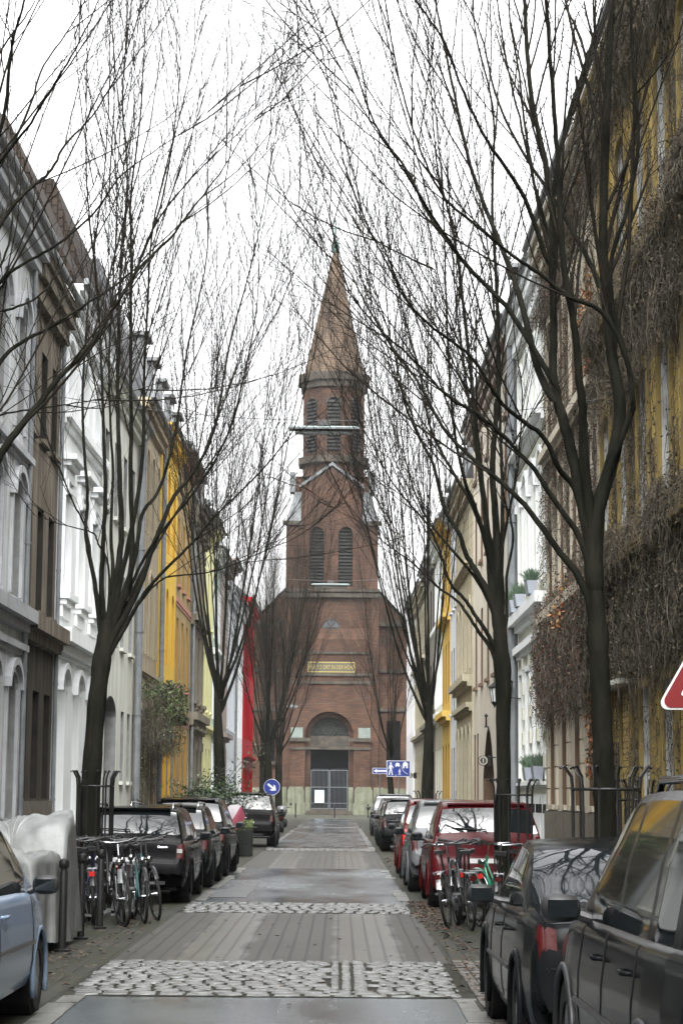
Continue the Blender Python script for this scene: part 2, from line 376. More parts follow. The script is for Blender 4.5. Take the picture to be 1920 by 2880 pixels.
# ================================================================= HOUSES
XF = {-1: 6.0, 1: 4.6}
class HB(MB):
    """MB in facade coordinates: u along street, h up, d out of the wall"""
    def setup(s, side, off=0.): s.s = side; s.off = off; return s
    def P(s, u, h, d): return (s.s * (XF[s.s] + s.off - d), u, h)
    def fbox(s, u0, u1, h0, h1, d0, d1):
        x0, x1 = sorted((s.P(0, 0, d0)[0], s.P(0, 0, d1)[0])); return s.box(x0, x1, u0, u1, h0, h1)
    def fpoly(s, pts): return s.add([s.P(*q) for q in pts], [tuple(range(len(pts)))])
def arc_pts(u0, u1, h, r, n=8, pointed=False):
    """arch from (u0,h-r) up to h and down to (u1,h-r)"""
    c = (u0 + u1) / 2; w = (u1 - u0) / 2; out = []
    for i in range(n + 1):
        t = math.pi * i / n
        if pointed:
            x = -math.cos(t); out.append((c + w * x, h - r + r * (1 - abs(x) ** 1.7)))
        else: out.append((c - w * math.cos(t), h - r + r * math.sin(t)))
    return out
wframe = mat('window_frame_white', (.62, .63, .62), .4); wframe_d = mat('window_frame_dark', (.05, .04, .035), .5)
wframe_b = mat('window_frame_brown', (.15, .085, .05), .5)
DEP = .22
def opening(B, o, W=None):
    """reveal + arch infill of one opening in the wall mesh"""
    u0, u1, h0, h1, r = o[:5]; pt = len(o) > 6 and o[6] == 'pt'; D = o[7] if len(o) > 7 else DEP
    B.fpoly([(u0, h0, 0), (u0, h1 - r, 0), (u0, h1 - r, -D), (u0, h0, -D)]); B.fpoly([(u1, h0, 0), (u1, h1 - r, 0), (u1, h1 - r, -D), (u1, h0, -D)])
    B.fpoly([(u0, h0, 0), (u1, h0, 0), (u1, h0, -D), (u0, h0, -D)])
    if r <= 0: B.fpoly([(u0, h1, 0), (u1, h1, 0), (u1, h1, -D), (u0, h1, -D)])
    else:
        a = arc_pts(u0, u1, h1, r, 10, pt); n = len(a)
        for i in range(n - 1):
            (p, q), (p2, q2) = a[i], a[i + 1]
            B.k = 0; B.fpoly([(p, q, 0), (p2, q2, 0), (p2, h1, 0), (p, h1, 0)]); B.k = 2; B.fpoly([(p, q, 0), (p2, q2, 0), (p2, q2, -D), (p, q, -D)])
def wall(B, u0, u1, H, ops, cut=(), k=0, kf=None):
    us = sorted(set([u0, u1] + [o[0] for o in ops] + [o[1] for o in ops])); hs = sorted(set([0, H] + [o[2] for o in ops] + [o[3] for o in ops] + list(cut)))
    for i in range(len(us) - 1):
        for j in range(len(hs) - 1):
            a, b_, c, d = us[i], us[i + 1], hs[j], hs[j + 1]; mu, mh = (a + b_) / 2, (c + d) / 2
            if any(o[0] < mu < o[1] and o[2] < mh < o[3] for o in ops): continue
            B.k = kf(mu, mh) if kf else k
            B.fpoly([(a, c, 0), (b_, c, 0), (b_, d, 0), (a, d, 0)])
    for o in ops:
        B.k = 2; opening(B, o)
WPROTO = {}
def window(par, side, off, o, style, wallm, trimm, fr, gl):
    """one window: frame, surround, sill; pane as sub-part. Copies share mesh data."""
    u0, u1, h0, h1, r = o[:5]; D = DEP
    key = (side, off, round(u1 - u0, 3), round(h1 - h0, 3), round(r, 3), style, trimm.name, fr.name, gl.name); uc = (u0 + u1) / 2; px = side * (XF[side] + off)
    loc = Vector((px, uc, h0)) - par.location
    if key in WPROTO:
        w, pn = WPROTO[key]; c = w.copy(); col.objects.link(c); c.parent = par; c.location = loc
        q = pn.copy(); col.objects.link(q); q.parent = c; return c
    b = HB((px, uc, h0)).setup(side, off); w_ = (u1 - u0) / 2; hh = h1 - h0; uc0 = uc
    f = .055; b.k = 0
    for a0, a1, c0, c1 in ((u0, u0 + f, h0, h1), (u1 - f, u1, h0, h1), (u0 + f, u1 - f, h0, h0 + f), (u0 + f, u1 - f, h1 - f - max(0, r * .6), h1 - r * .0), (uc - .035, uc + .035, h0 + f, h1 - f - r * .6)): b.fbox(a0, a1, c0, c1, -D + .0, -D + .06)
    tz = h0 + hh * .70; b.fbox(u0 + f, uc - .035, tz - .035, tz + .035, -D, -D + .055); b.fbox(uc + .035, u1 - f, tz - .035, tz + .035, -D, -D + .055)
    b.k = 1
    if 's' in style:  # architrave
        t, dd = .13, .06
        b.fbox(u0 - t, u0 - .002, h0, h1 - r, -.02, dd); b.fbox(u1 + .002, u1 + t, h0, h1 - r, -.02, dd)
        if r <= 0: b.fbox(u0 - t, u1 + t, h1 + .002, h1 + t, -.02, dd)
        else:
            a = arc_pts(u0, u1, h1, r, 10, 'p' in style); e = arc_pts(u0 - t, u1 + t, h1 + t, r + t, 10, 'p' in style)
            for i in range(10):
                p, q = a[i], a[i + 1]; p2, q2 = e[i], e[i + 1]
                b.fpoly([(p[0], p[1], dd), (q[0], q[1], dd), (q2[0], q2[1], dd), (p2[0], p2[1], dd)])
                b.fpoly([(p2[0], p2[1], dd), (q2[0], q2[1], dd), (q2[0], q2[1], -.02), (p2[0], p2[1], -.02)])
                b.fpoly([(p[0], p[1], dd), (q[0], q[1], dd), (q[0], q[1], -.02), (p[0], p[1], -.02)])
    if 'l' in style: b.fbox(u0 - .10, u1 + .10, h0 - .10, h0 - .003, -.02, .10)       # sill
    if 'L' in style:  # heavy moulded sill on brackets
        b.fbox(u0 - .2, u1 + .2, h0 - .14, h0 - .003, -.02, .22); b.fbox(u0 - .15, u1 + .15, h0 - .26, h0 - .145, -.02, .15); b.fbox(u0 - .12, u1 + .12, h0 - .52, h0 - .265, -.02, .06)
    if 'h' in style:  # cornice hood
        z = h1 + .22
        b.fbox(u0 - .12, u1 + .12, z, z + .28, -.02, .08); b.fbox(u0 - .2, u1 + .2, z + .283, z + .40, -.02, .18); b.fbox(u0 - .28, u1 + .28, z + .403, z + .52, -.02, .30)
        for uu in (u0 - .1, u1 - .02): b.fbox(uu, uu + .12, z - .35, z - .003, -.02, .12)
    if 'H' in style:  # arch hood
        e = arc_pts(u0 - .2, u1 + .2, h1 + .26, r + .26, 10); g = arc_pts(u0 - .1, u1 + .1, h1 + .13, r + .13, 10)
        for i in range(10):
            p, q = g[i], g[i + 1]; p2, q2 = e[i], e[i + 1]; dd = .13
            b.fpoly([(*p, dd), (*q, dd), (*q2, dd), (*p2, dd)]); b.fpoly([(*p2, dd), (*q2, dd), (*q2, -.02), (*p2, -.02)]); b.fpoly([(*p, dd), (*q, dd), (*q, -.02), (*p, -.02)])
    w = b.build('window', [fr, trimm], par); w.location = loc
    b = HB((px, uc, h0)).setup(side, off); b.fpoly([(u0, h0, -D + .02), (u1, h0, -D + .02), (u1, h1, -D + .02), (u0, h1, -D + .02)])
    pn = b.build('pane', gl, w); WPROTO[key] = (w, pn); return w
def door(par, side, off, o, m, handlem=steel):
    u0, u1, h0, h1, r = o[:5]; px = side * (XF[side] + off); b = HB(par.location).setup(side, off); D = o[7] if len(o) > 7 else DEP
    b.fbox(u0 - .0, u1, h0, h1, -D - .05, -D + .02)
    for uu in (u0 + .12, (u0 + u1) / 2 + .05):
        b.fbox(uu, uu + (u1 - u0) / 2 - .2, h0 + .25, h0 + 1.0, -D + .02, -D + .045); b.fbox(uu, uu + (u1 - u0) / 2 - .2, h0 + 1.2, h0 + 2.2, -D + .02, -D + .045)
    d = b.build('door', m, par)
    b = HB(par.location).setup(side, off); b.fbox((u0 + u1) / 2 + .02, (u0 + u1) / 2 + .05, h0 + .95, h0 + 1.2, -D + .02, -D + .08); b.build('handle', handlem, d); return d
def house(side, y0, y1, H, label, wm, floors, trim=None, reveal=None, off=0., ledges=(), roof=(3.2, 3.6, slate), frame=None, gl=None, doors=(), plinth=None, pipe=None, gf=None, gfh=4.6, dormers=0, cornice=(.45, .5), blank=False, back=11., lab2='house', extra_ops=(), name='town_house'):
    """floors: (h0, h1, n, width, rise, style[, margin])"""
    trim = trim or wm; frame = frame or wframe; gl = gl or glass
    root = thing(name, (side * (XF[side] + off), (y0 + y1) / 2, 0), label, lab2)
    ops = []
    for F in floors:
        h0, h1, n, w, r, st = F[:6]; mg = F[6] if len(F) > 6 else 0; us = F[7] if len(F) > 7 else [y0 + mg + (y1 - y0 - 2 * mg) * (i + .5) / n for i in range(n)]
        for u in us:
            o = (u - w / 2, u + w / 2, h0, h1, r, st)
            if any(o[1] > dd[0] - .1 and o[0] < dd[1] + .1 and o[2] < dd[3] for dd in doors): continue
            ops.append(o)
    B = HB(root.location).setup(side, off)
    kf = (lambda u, h: 1 if h < gfh else 0) if gf else None
    wall(B, y0, y1, H, ops + list(doors) + list(extra_ops), (gfh,) if gf else (), 0, kf)
    B.k = 0
    for uu in (y0, y1): B.fpoly([(uu, 0, 0), (uu, H, 0), (uu, H, -back), (uu, 0, -back)])
    B.fpoly([(y0, 0, -back), (y1, 0, -back), (y1, H, -back), (y0, H, -back)]); B.fpoly([(y0, H, 0), (y1, H, 0), (y1, H, -back), (y0, H, -back)])
    for o in ops:  # dark room behind every pane
        pass
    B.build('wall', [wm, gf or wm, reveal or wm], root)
    for o in ops: window(root, side, off, o, o[5], wm, trim, frame, gl)
    for dd in doors: door(root, side, off, dd, dd[5])
    for L in ledges:
        z, dep, th = L[:3]; B = HB(root.location).setup(side, off)
        B.fbox(y0 + .003, y1 - .003, z - th, z - th * .6, -.02, dep * .5); B.fbox(y0 + .003, y1 - .003, z - th * .6, z, -.02, dep); B.build('ledge', trim, root)
    # eaves cornice, belts
    cd, ch = cornice
    B = HB(root.location).setup(side, off)
    if cd:
        B.fbox(y0 + .002, y1 - .002, H - ch, H - ch * .55, -.02, cd * .45); B.fbox(y0 + .002, y1 - .002, H - ch * .55, H - ch * .2, -.02, cd * .8); B.fbox(y0 + .002, y1 - .002, H - ch * .2, H + .004, -.02, cd)
    if plinth:
        B2 = HB(root.location).setup(side, off)
        segs = []; u = y0 + .004
        for dd in sorted(doors): segs.append((u, dd[0] - .02)); u = dd[1] + .02
        segs.append((u, y1 - .004))
        for a, c in segs:
            if c > a: B2 = HB(root.location).setup(side, off); B2.fbox(a, c, .1, plinth[0], -.02, .09); B2.build('plinth', plinth[1], root)
    if cd: B.build('cornice', trim, root)
    if roof:
        run, rise, rm = roof; B = HB(root.location).setup(side, off)
        a, b_, c, d = (.25, H + .01), (-run, H + rise), (-back + .5, H + rise * .93), (-back, H + .01)
        for p, q in ((a, b_), (b_, c), (c, d)): B.fpoly([(y0 + .01, p[1], p[0]), (y1 - .01, p[1], p[0]), (y1 - .01, q[1], q[0]), (y0 + .01, q[1], q[0])])
        for uu in (y0 + .01, y1 - .01): B.fpoly([(uu, p[1], p[0]) for p in (a, b_, c, d)])
        rf = B.build('roof', rm, root)
        B = HB(root.location).setup(side, off); B.tube([B.P(y0 + .02, H + .06, cd + .06), B.P(y1 - .02, H + .06, cd + .06)], .075, 8); B.build('gutter', zinc, root)
        for i in range(dormers):
            uc = y0 + (y1 - y0) * (i + .5) / dormers; B = HB(root.location).setup(side, off); t = run * .25; hz = H + rise * .25
            B.k = 0; B.fbox(uc - .62, uc + .62, hz - .35, hz + 1.5, -run * .95, -t + .1); B.fbox(uc - .75, uc + .75, hz + 1.502, hz + 1.62, -run * .95, -t + .28)
            B.k = 1; B.fbox(uc - .42, uc + .42, hz + .15, hz + 1.3, -t + .1, -t + .115); B.build('dormer', [mat('dormer_zinc', (.10, .105, .11), .5), glass], rf)
        if random.random() < .8:
            B = HB(root.location).setup(side, off); uc = random.uniform(y0 + 1, y1 - 1); B.fbox(uc - .35, uc + .35, H + rise - .6, H + rise + 1.0, -run - 2.2, -run - 1.5); B.fbox(uc - .4, uc + .4, H + rise + 1.0, H + rise + 1.1, -run - 2.25, -run - 1.45); B.build('chimney', mat('chimney_brick', (.16, .08, .055), .9, (.08, .05, .04), 6.), rf)
    if pipe:
        B = HB(root.location).setup(side, off); u, r = pipe
        B.tube([B.P(u, .1, r + .05), B.P(u, H - .3, r + .05), B.P(u, H, cd * .6 + .1)], r, 10)
        for z in np.arange(1.5, H, 2.4): B.tube([B.P(u, z, r + .05), B.P(u, z + .05, r + .05)], r * 1.22, 10)
        B.build('downpipe', zinc, root)
    return root
def pl(name, c, k=.78, **kw): return mat(name, c, .85, tuple(v * k for v in c), kw.pop('sc', .7), .25, 30., detail=8, streak=kw.pop('streak', .72), **kw)
tile = brickmat('roof_tiles', (.040, .030, .024), (.028, .022, .019), (.008, .007, .006), .22, .16, .02, .8, .10, (R_(90), 0, R_(90)), .5, bump=1.)
p_w1 = pl('plaster_grey_white', (.60, .62, .63)); p_brn = pl('stone_brown_grey', (.21, .18, .14), .6, streak=.5); p_brn2 = pl('stone_dark_brown', (.09, .08, .062), .6, streak=.55)
p_wh = pl('plaster_white', (.74, .76, .77), .9, streak=.9); p_cr = pl('plaster_cream_white', (.62, .63, .58), .88, streak=.8); p_bg = pl('plaster_beige', (.43, .37, .27), .8)
p_or = pl('plaster_orange_yellow', (.70, .46, .075), .85, streak=.85); p_gr = pl('render_grey', (.20, .205, .20), .8); p_st = pl('sandstone_grey', (.25, .225, .18), .6, streak=.55)
p_ly = pl('plaster_pale_yellow', (.70, .69, .40), .9, streak=.88); p_mt = pl('plaster_mint', (.47, .57, .50), .88); p_pk = pl('plaster_pinkish', (.40, .34, .32), .8)
p_red = pl('plaster_red', (.32, .006, .014), .8, streak=.85); p_li = pl('plaster_bluish_white', (.60, .63, .68), .9, streak=.88)
p_yb = brickmat('yellow_brick', (.56, .37, .12), (.48, .29, .085), (.30, .23, .12), .26, .085, .012, .7, .10, (R_(90), 0, R_(90)))
p_yr = pl('plaster_ochre', (.46, .34, .11), .75); p_b2 = pl('plaster_sand', (.50, .45, .36), .8, streak=.75); p_r3 = pl('plaster_ivory', (.66, .66, .58), .9, streak=.85)
p_r4 = pl('plaster_pinkish_cream', (.68, .64, .56), .9, streak=.85); p_r5 = pl('plaster_olive_tan', (.48, .44, .33), .75); p_r7 = pl('plaster_warm_yellow', (.64, .43, .11), .88)
p_dk = pl('plaster_taupe', (.24, .22, .19), .75)
pgrey = mat('plinth_grey', (.18, .185, .185), .7, (.12, .12, .12), 3., .3); pstone = mat('plinth_brown', (.17, .155, .125), .75, (.11, .10, .08), 4., .3)
greyw = mat('shutter_grey', (.30, .31, .33), .6); purple = mat('door_purple_grey', (.085, .075, .09), .6); grdoor = mat('door_grey', (.16, .17, .18), .6)
random.seed(12)
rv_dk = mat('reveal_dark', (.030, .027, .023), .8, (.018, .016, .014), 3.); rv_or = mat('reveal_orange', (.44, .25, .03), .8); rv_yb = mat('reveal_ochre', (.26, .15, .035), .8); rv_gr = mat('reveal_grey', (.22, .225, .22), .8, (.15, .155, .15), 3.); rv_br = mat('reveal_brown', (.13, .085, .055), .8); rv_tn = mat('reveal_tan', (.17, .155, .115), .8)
house(-1, 6., 38.9, 12.1, 'pale grey-white house with round-arched grey windows at the far left edge', p_w1, [(1.2, 3.85, 14, 1.15, .3, 'sH', 0), (5.25, 7.4, 14, 1.1, .35, 'sH', 0), (8.3, 10.7, 14, 1.1, .4, 'sH', 0)], reveal=rv_gr, trim=mat('trim_grey', (.40, .41, .42), .7, (.30, .31, .32), 2.), gl=glass_pale, ledges=[(5.05, .3, .4), (7.95, .16, .2), (4.4, .14, .2)], roof=(1.4, 4.2, tile), cornice=(.4, .5), plinth=(.9, pgrey), pipe=(38.6, .05), dormers=0)
house(-1, 38.9, 43.6, 12.0, 'brown-grey stone house with three dark slot windows per storey between two white houses', p_brn, [(1.55, 3.67, 3, .85, 0, ''), (5.25, 7.34, 3, .82, 0, 'l'), (8.7, 10.5, 3, .8, 0, 'l')], reveal=rv_dk, off=.06, ledges=[(5.05, .35, .5)], roof=(1.4, 4.3, tile), gf=p_brn2, gfh=4.6, frame=wframe_d, plinth=(1.5, pstone), pipe=(43.4, .045), cornice=(.38, .8))
house(-1, 43.6, 51., 12.6, 'white stucco house with moulded window hoods and arched ground-floor windows behind the first left tree', p_wh, [(.9, 4.2, 3, 1.15, .35, 'H'), (5.95, 8.2, 3, 1.1, 0, 'shL'), (10.15, 11.6, 3, 1.05, .3, 'sl')], off=.02, gl=glass_pale, ledges=[(5.15, .34, .5), (9.85, .22, .3), (4.75, .16, .2)], roof=(1.4, 3.8, tile), dormers=0, cornice=(.4, .7))
house(-1, 51., 60., 12.2, 'plain cream-white house with a tall purple-grey arched gateway', p_cr, [(2.0, 3.9, 1, .8, 0, 'l', 0, [57.2]), (2.0, 3.9, 1, .8, 0, 'l', 0, [58.9]), (5.6, 7.6, 4, .9, 0, 'l'), (8.9, 10.9, 4, .9, 0, 'l')], reveal=rv_gr, off=.0, doors=[(52.9, 55.6, 0.1, 4.2, .5, purple, '', .3)], roof=(1.4, 5.0, tile), pipe=(59.8, .11), plinth=(.7, pgrey), gl=glass_pale, cornice=(.35, .4))
house(-1, 60., 67.4, 13.3, 'beige house with a climbing plant hanging over its grey ground floor', p_bg, [(5.9, 8.5, 4, .8, .25, 's'), (9.6, 12.2, 4, .8, .25, 's')], reveal=rv_tn, off=.0, gf=p_bg, doors=[(62.6, 63.8, .1, 3.2, 0, grdoor), (64.3, 65.6, .1, 3.2, 0, grdoor), (66.0, 67.0, .1, 3.2, 0, grdoor)], ledges=[(5.4, .15, .2), (4.3, .25, .35)], roof=(1.3, 4.2, slate), dormers=1, cornice=(.35, .5))
house(-1, 67.4, 74.6, 13.9, 'orange-yellow house with tall arched window strips above a grey shop storey', p_or, [(6.1, 8.7, 3, .95, .4, ''), (9.9, 12.8, 3, .95, .4, '')], reveal=rv_or, off=-.02, gf=p_gr, gfh=5.4, ledges=[], doors=[(68.2, 69.6, .1, 3.6, 0, grdoor), (70.2, 71.8, .1, 3.6, 0, grdoor), (72.4, 73.6, .1, 3.6, 0, grdoor)], roof=(2.2, 3.2, slate), dormers=2, gl=mat('amber_pane', (.5, .3, .05), .25), frame=mat('amber_frame', (.66, .42, .07), .5), cornice=(.35, .45), pipe=(67.6, .08))
house(-1, 74.6, 82., 14.2, 'yellow glazed-brick house with pink stone bands', p_yb, [(.5, 3.9, 3, .95, 0, ''), (5.6, 8.1, 3, .9, 0, 'l'), (9.3, 11.8, 3, .9, 0, 'l')], trim=mat('pink_stone', (.38, .20, .15), .7, (.30, .14, .11), 4.), reveal=rv_yb, off=0., gl=mat('ochre_blind', (.33, .19, .05), .3), ledges=[(4.5, .06, .3), (8.8, .06, .3)], roof=(2.2, 2.6, slate), dormers=2, cornice=(.5, .3))
house(-1, 82., 89.8, 13.2, 'weathered grey sandstone house with carved balconies and heavy window canopies', p_st, [(1.2, 3.6, 3, .9, 0, 'sh'), (5.4, 8.2, 3, .9, .2, 'shL'), (9.3, 11.6, 3, .9, .2, 'shL')], reveal=rv_dk, off=-.04, ledges=[(4.9, .35, .5), (8.8, .3, .4)], roof=(1.4, 4.2, slate), dormers=3, cornice=(.5, .7), frame=wframe_d, pipe=(82.2, .06))
house(-1, 89.8, 96.8, 13.8, 'pale lemon-yellow house beside the carved sandstone one', p_ly, [(.9, 3.7, 3, .95, 0, ''), (5.4, 7.9, 3, .9, 0, 'l'), (9.2, 11.6, 3, .9, 0, 'l')], reveal=mat('reveal_lemon', (.42, .41, .20), .8), off=0., ledges=[(4.7, .2, .25)], roof=(2.2, 3.4, slate), dormers=3)
house(-1, 96.8, 102.5, 13.2, 'narrow mint-green house with white window bands', p_mt, [(1.2, 3.9, 3, .8, 0, 's'), (5.2, 7.7, 3, .8, .2, 'sh'), (9.0, 11.3, 3, .8, 0, 's')], trim=p_wh, off=0., gl=glass_pale, ledges=[(4.7, .25, .3), (8.5, .25, .3)], roof=(2.2, 3.2, slate), dormers=2)
house(-1, 102.5, 108.8, 13.4, 'pinkish-grey house half hidden by the second left tree', p_pk, [(1.2, 3.9, 3, .85, 0, 's'), (5.2, 7.7, 3, .85, 0, 's'), (9.0, 11.3, 3, .85, 0, 's')], off=-.03, ledges=[(4.7, .4, .35)], roof=(2.2, 3.6, slate), dormers=2, cornice=(.7, .5))
house(-1, 108.8, 118., 12.4, 'low white house with a short eaves board behind the second left tree', p_li, [(1.4, 3.6, 4, .8, 0, ''), (5.2, 7.4, 4, .8, 0, 'l'), (8.8, 10.8, 4, .8, 0, 'l')], off=0., roof=(2.4, 3.8, slate), gl=glass_pale, pipe=(117.6, .07), dormers=2)
house(-1, 118., 127., 12.6, 'white house next to the bright red one', p_wh, [(1.0, 3.6, 4, .8, 0, ''), (5.0, 7.4, 4, .8, 0, ''), (8.6, 10.8, 4, .8, 0, '')], off=-.03, roof=(2.4, 3.4, slate), dormers=2)
house(-1, 127., 141., 13.8, 'bright red house near the church end of the left row', p_red, [(1.2, 3.2, 5, .9, 0, 's'), (5.2, 7.8, 5, .9, 0, 's'), (9.2, 11.6, 5, .9, 0, 's')], trim=p_red, off=-.08, gf=pl('plaster_dark_red', (.14, .03, .03), .8), gfh=4.0, ledges=[(4.1, .3, .2)], roof=(2.4, 2.4, slate))
# right row
glr = mat('curtained_pale_pane', (.34, .36, .38), .12, (.22, .24, .26), 1.2, spec=.9)
yshut = mat('roller_shutter_yellow', (.46, .33, .10), .6, (.34, .24, .07), 3.)
r1 = house(1, 4., 36.4, 14.0, 'ochre-yellow house smothered in bare brown ivy at the near right', p_yr, [(.9, 3.3, 15, 1.0, 0, 's', .1), (5.7, 8.2, 15, 1.0, .2, 's', .1), (9.9, 12.5, 15, 1.0, .2, 's', .1)], trim=pl('ochre_weathered', (.36, .27, .10), .5), reveal=mat('reveal_pale', (.44, .45, .43), .8, (.26, .26, .25), 2.), off=0., gl=glr, ledges=[(5.5, .35, .4), (9.7, .3, .35), (3.9, .1, .2)], roof=(1.2, 1.5, slate), cornice=(.4, .7))
r2 = house(1, 36.4, 45.6, 13.9, 'sand-beige house veiled with red and brown creeper beside the ivory one', p_b2, [(1.5, 3.45, 4, 1.05, 0, 'l', 0), (5.9, 8.3, 4, 1.0, 0, 's'), (9.5, 12., 4, 1.0, .2, 's')], trim=p_b2, reveal=rv_br, off=-.03, frame=wframe_d, ledges=[(5.6, .28, .35), (9.2, .2, .3)], roof=(1.2, 1.6, slate), plinth=(1.37, pstone), cornice=(.4, .6))
r3 = house(1, 45.6, 53.2, 13.8, 'ivory stucco house with curved ledges and window boxes', p_r3, [(2.05, 4.7, 4, .95, 0, 's'), (6.6, 9.4, 4, 1.0, .5, 'sH'), (10.5, 12.6, 4, 1., .4, 's')], trim=p_wh, off=0., gl=glr, ledges=[(6.2, .30, .4), (5.4, .2, .3), (2.0, .12, .12), (10.4, .3, .3)], roof=(2.4, 2.8, slate), plinth=(.55, pgrey), pipe=(53.0, .13), cornice=(.4, .8))
p3 = None
house(1, 53.2, 71.4, 14.3, 'pinkish-cream house with brown window frames and a black pointed doorway', p_r4, [(1.2, 3.74, 2, .75, 0, '', 0, [69.2, 70.6]), (5.3, 7.75, 6, .9, 0, 'l', 0, [54.6, 57.2, 61.5, 64.3, 67.1, 69.9]), (9.3, 11.6, 6, .9, 0, 'l', 0, [54.6, 57.2, 61.5, 64.3, 67.1, 69.9]), (12.3, 13.5, 6, .9, 0, 'l', 0, [54.6, 57.2, 61.5, 64.3, 67.1, 69.9])], trim=wframe_b, frame=wframe_b, gl=mat('brown_blind', (.16, .11, .07), .35), reveal=rv_br, off=0., doors=[(61.9, 66.6, .1, 3.85, 1.6, mat('door_black', (.012, .012, .016), .5), 'pt', .35), (54.3, 55.5, .1, 3.75, 0, mat('door_tan', (.20, .12, .05), .5))], roof=(1.8, 3.0, slate), cornice=(.35, .5), dormers=2)
house(1, 71.4, 80.8, 12.7, 'olive-tan house with heavy moulded ledges and narrow arched windows', p_r5, [(.9, 4.1, 4, .8, .35, 's'), (6.1, 8.6, 4, .8, .3, 's'), (10.3, 12.2, 4, .8, 0, 's')], reveal=rv_tn, off=-.05, ledges=[(5.85, .34, .4), (4.9, .22, .3), (9.9, .26, .3)], roof=(1.5, 4.0, slate), dormers=2, cornice=(.45, .6), frame=wframe_d)
house(1, 80.8, 86.2, 13.2, 'slim bluish-white house with small sills', p_li, [(1.0, 3.6, 3, .75, 0, ''), (5.0, 7.6, 3, .75, 0, 'l'), (9.2, 11.6, 3, .75, 0, 'l')], reveal=rv_gr, off=0., roof=(2.0, 3.4, slate), dormers=1, cornice=(.4, .4))
house(1, 86.2, 92.8, 13.3, 'warm yellow house in the right row', p_r7, [(.9, 3.9, 3, .8, .25, ''), (5.6, 8.2, 3, .8, .2, ''), (9.8, 12.2, 3, .8, 0, '')], reveal=rv_yb, off=-.02, gl=mat('tan_blind', (.38, .26, .10), .3), ledges=[(5.2, .35, .4), (9.3, .3, .3)], roof=(2.0, 2.4, slate), cornice=(.5, .5))
house(1, 92.8, 100., 13.4, 'cream house with a tan ground storey and white window strips', p_r3, [(.9, 3.8, 4, .8, 0, ''), (5.8, 8.6, 4, .8, .2, 's'), (10.0, 12.4, 4, .8, 0, 's')], trim=p_wh, off=0., gf=p_r5, gfh=4.9, ledges=[(5.4, .3, .35), (9.4, .3, .3)], roof=(2.0, 3.2, slate), gl=glass_pale, dormers=2)
house(1, 100., 109., 13.2, 'taupe house with dark shuttered windows behind the third right tree', p_dk, [(.9, 3.8, 3, 1.3, 0, ''), (5.6, 8.2, 3, 1.2, 0, 'l'), (9.8, 12., 3, 1.2, 0, 'l')], reveal=rv_dk, off=-.02, frame=wframe_d, ledges=[(5.2, .4, .35)], roof=(2.0, 3.4, slate), dormers=2)
house(1, 109., 126.5, 13.0, 'tan house with shallow ledges near the church end of the right row', p_r5, [(1.0, 3.8, 6, .9, 0, 's'), (5.6, 8.2, 6, .9, 0, 's'), (9.6, 11.8, 6, .9, 0, 's')], reveal=rv_tn, off=0., ledges=[(5.1, .3, .3), (9.1, .3, .3)], roof=(2.0, 2.6, slate), dormers=3)
house(1, 126.5, 139.5, 14.0, 'last house of the right row with a bare white end wall', p_wh, [(1.0, 3.8, 3, .9, 0, ''), (5.6, 8.2, 3, .9, 0, ''), (9.6, 11.8, 3, .9, 0, '')], off=-.12, roof=(2.4, 1.2, slate), cornice=(.15, .2))
# iron pegs / small plates on facades : yellow roller shutter of the ivy house
b = HB(r1.location).setup(1); b.s = 1
for i in range(24): b.fbox(32.45, 34.7, .95 + i * .1, 1.035 + i * .1, -.12, .02 + .0 * i)
b.build('roller_shutter', yshut, r1)
b = HB(r1.location).setup(1); b.fbox(32.2, 34.9, 3.42, 3.5, -.02, .3); b.build('shutter_hood', p_cr, r1)
# cupboard doors under the window boxes of the ivory house
for u in (45.9, 47.6, 49.4, 51.2): b = HB(r3.location).setup(1); b.fbox(u, u + 1.45, .62, 1.72, .0, .03); b.build('cellar_shutter', p_wh, r3)
for u in (45.9, 47.6, 49.4, 51.2):
    for q in (.15, 1.15): b = HB(r3.location).setup(1); b.fbox(u + q, u + q + .1, 1.3, 1.5, .031, .10); b.build('hinge', iron, r3)
# quoin blocks
for u in (45.75, 47.45, 49.3, 51.15):
    for z in np.arange(2.3, 5.0, .62): b = HB(r3.location).setup(1); b.fbox(u, u + .38, z, z + .3, 0, .09); b.build('quoin', p_r3, r3)
for u in (36.6, 38.8, 41.1, 43.4, 45.15):
    for z in np.arange(1.4, 3.4, .45): b = HB(r2.location).setup(1, -.03); b.fbox(u, u + .36, z, z + .42, 0, .05); b.build('quoin', p_b2, r2)
# pointed-door finial

# the street goes on behind the viewer; unseen block added to darken car reflections
bk = thing('reflection_block', (0, -92, 0), 'unseen tall brown block added behind the viewer to darken car reflections', 'building'); b = MB((0, -92, 0)); b.box(-30, 30, -100, -92, 0, 19); b.build('wall', p_brn, bk)
for i in range(14):
    for j in range(5): b = MB((0, -92, 0)); b.box(-27 + i * 4, -25.6 + i * 4, -92.0, -91.95, 1.5 + j * 3.5, 3.5 + j * 3.5); b.build('window', glass, bk)
house(-1, -30., 6., 13.2, 'long beige house of the left row behind the viewer', p_bg, [(1.2, 3.8, 12, 1.0, 0, ''), (5.4, 7.8, 12, 1.0, 0, 'l'), (9.2, 11.4, 12, 1.0, 0, 'l')], roof=(2.4, 3., slate))
house(1, -30., 4., 14.6, 'long cream house of the right row behind the viewer', p_r4, [(1.2, 3.8, 12, 1.0, 0, ''), (5.6, 8.0, 12, 1.0, 0, 'l'), (9.8, 12.2, 12, 1.0, 0, 'l')], roof=(2.4, 3., slate))
house(-1, -75., -30., 13.8, 'farther grey house of the left row behind the viewer', p_st, [(1.2, 3.8, 14, 1.0, 0, ''), (5.4, 7.8, 14, 1.0, 0, 'l'), (9.2, 11.4, 14, 1.0, 0, 'l')], roof=(2.4, 3., slate))
